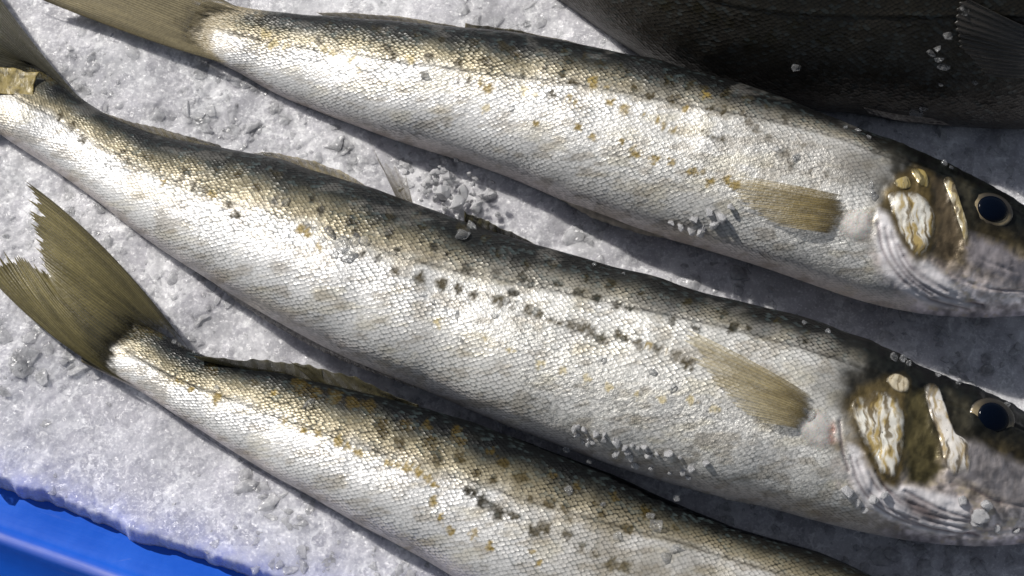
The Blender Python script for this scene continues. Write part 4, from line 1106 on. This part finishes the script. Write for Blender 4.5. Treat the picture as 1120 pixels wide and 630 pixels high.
def chunk(p, r, label, group, name='ice_chunk', squash=1.0, cat='ice', pool=ch_meshes):
    o = bpy.data.objects.new(name, pool[int(rng.integers(len(pool)))]); COL.objects.link(o)
    o.location = Vector(p); o.scale = (r * rng.uniform(.8, 1.2), r * rng.uniform(.8, 1.2), r * squash * rng.uniform(.7, 1.0))
    o.rotation_euler = (rng.uniform(-.5, .5), rng.uniform(-.5, .5), rng.uniform(0, 6.28))
    tag(o, label, cat, group)
    return o


PX = 0.00032


def scatter(f, pts, label, group, lift=0.35, zf=0.02, **kw):
    for x, y, r in pts:
        p, n = surf(f, x, y, r * PX * lift)
        if p is None: p = at(x, y, zf)
        chunk(p, r * PX, label, group, **kw)


# clump beside the dorsal fin of the middle fish, standing on the ice bed
clump = [(470, 200, 11, .006), (486, 212, 12, .011), (476, 188, 9, .006), (500, 222, 11, .015), (492, 197, 11, .007), (507, 212, 11, .009), (522, 226, 9, .011), (533, 213, 11, .004)]
for i in range(64):
    t_ = rng.random(); clump.append((448 + 90 * t_ + rng.normal() * 8, 196 + 26 * t_ + rng.normal() * 12, rng.uniform(2, 5.5), 0.004 + 0.007 * rng.random()))
for x, y, r, z in clump:
    chunk(at(x, y, z), r * PX, 'clear ice lump in the clump beside the raised dorsal fin of the middle fish', 'ice clump by the dorsal fin', pool=frost_meshes)
scatter(fish2, [(362, 254, 9), (374, 268, 10), (388, 262, 8), (366, 278, 8), (381, 281, 9), (398, 265, 9), (352, 262, 6), (313, 222, 7), (505, 258, 9), (515, 248, 7)], 'clear melting ice crystal on the upper flank of the middle fish', 'ice crystals on the middle fish', squash=0.6, lift=0.15)
scatter(fish2, [(472, 330, 6), (485, 338, 5), (500, 345, 6), (505, 372, 5), (655, 392, 6), (715, 407, 8), (738, 425, 7), (660, 395, 5), (520, 350, 5), (540, 345, 6), (553, 330, 6), (460, 320, 5)], 'flat melting ice drop on the pale flank of the middle fish', 'ice drops on the middle fish', squash=0.4, lift=0.05)
bel = []
for i in range(34):
    x = rng.uniform(612, 775); y = np.interp(x, [612, 680, 740, 775], [480, 503, 520, 528]) - rng.uniform(-2, 22); bel.append((x, y, rng.uniform(2.5, 5.5)))
scatter(fish2, bel, 'small frosty ice crumb along the belly of the middle fish', 'ice crumbs on the belly', lift=0.3, pool=frost_meshes)
scatter(fish2, [(1072, 563, 9), (1078, 553, 6), (1068, 571, 6), (1090, 577, 5), (1110, 580, 4), (925, 536, 7), (938, 549, 6), (945, 556, 5), (955, 545, 6), (968, 541, 5), (1052, 548, 5)], 'white ice crumb on the throat of the middle fish', 'ice crumbs on the throat', lift=0.3, pool=frost_meshes)
scatter(fish2, [(977, 392, 5), (986, 394, 6), (993, 398, 4), (1025, 411, 3), (1048, 420, 4), (1100, 444, 4), (880, 354, 3), (905, 363, 3), (650, 290, 3), (682, 300, 3)], 'small clear ice crumb on the dark nape of the middle fish', 'ice crumbs on the nape', lift=0.4)
scatter(fish2, [(868, 443, 8), (876, 450, 9), (885, 455, 7)], 'clear ice piece at the root of the pectoral fin of the middle fish', 'ice at the fin root', squash=0.6, lift=0.3)
cr = [(790, 238, 9), (782, 244, 7), (768, 251, 8), (757, 252, 6), (746, 247, 6), (776, 232, 6), (800, 226, 7), (760, 240, 6), (735, 243, 5)]
scatter(fish1, cr, 'frosty ice crumb hanging at the belly of the upper silver fish', 'ice crumbs on the upper fish belly', lift=0.3, pool=frost_meshes)
scatter(fish1, [(466, 84, 7), (560, 118, 6), (950, 210, 7), (957, 216, 6), (952, 202, 5), (1033, 180, 6), (1040, 184, 4), (848, 163, 5), (872, 172, 5), (950, 150, 4), (938, 143, 4), (925, 140, 4)], 'clear ice drop on the upper flank of the upper silver fish', 'ice drops on the upper fish', squash=0.5, lift=0.15)
scatter(fish4, [(871, 72, 8), (1036, 38, 9), (1025, 52, 7), (1018, 57, 6), (1032, 72, 7), (1028, 64, 5), (1002, 122, 10), (1010, 118, 7), (1052, 8, 8), (1056, 14, 6), (1028, 92, 4), (1066, 90, 4)], 'glassy ice drop on the dark fish', 'ice drops on the dark fish', squash=0.6, lift=0.2)
scatter(fish3, [(338, 443, 9), (716, 576, 9), (710, 565, 6), (736, 600, 8), (728, 609, 6), (660, 553, 5), (622, 538, 6), (676, 588, 5), (190, 375, 5), (196, 378, 4), (212, 386, 3), (236, 426, 4), (620, 492, 4), (645, 505, 4), (740, 545, 4)], 'clear ice drop on the back of the bottom fish', 'ice drops on the bottom fish', squash=0.5, lift=0.15)

# ------------------------------------------------------------------ light
w = bpy.data.worlds.new('World'); sc.world = w; w.use_nodes = True
nt = w.node_tree
sky = nt.nodes.new('ShaderNodeTexSky'); sky.sky_type = 'NISHITA'; sky.sun_disc = False
EL = math.radians(40); AZ = math.atan2(-0.75, 0.62)
sky.sun_elevation = EL; sky.sun_rotation = AZ
bg = nt.nodes['Background']; hs = nt.nodes.new('ShaderNodeHueSaturation'); hs.inputs['Saturation'].default_value = 0.5
nt.links.new(sky.outputs[0], hs.inputs['Color']); nt.links.new(hs.outputs[0], bg.inputs[0]); bg.inputs[1].default_value = 0.068
sd = bpy.data.lights.new('sun', 'SUN'); so = bpy.data.objects.new('sun', sd); COL.objects.link(so)
sd.energy = 4.9; sd.angle = math.radians(0.5); sd.color = (1.0, 0.965, 0.91)
to = Vector((math.sin(AZ) * math.cos(EL), math.cos(AZ) * math.cos(EL), math.sin(EL)))
so.rotation_euler = to.to_track_quat('Z', 'Y').to_euler(); so.location = to * 2

vs = sc.view_settings; vs.view_transform = 'Standard'; vs.look = 'None'; vs.exposure = 0.0; vs.gamma = 1.0
sc.cycles.use_denoising = True; sc.cycles.transparent_max_bounces = 32
sc.cycles.caustics_reflective = False; sc.cycles.caustics_refractive = False
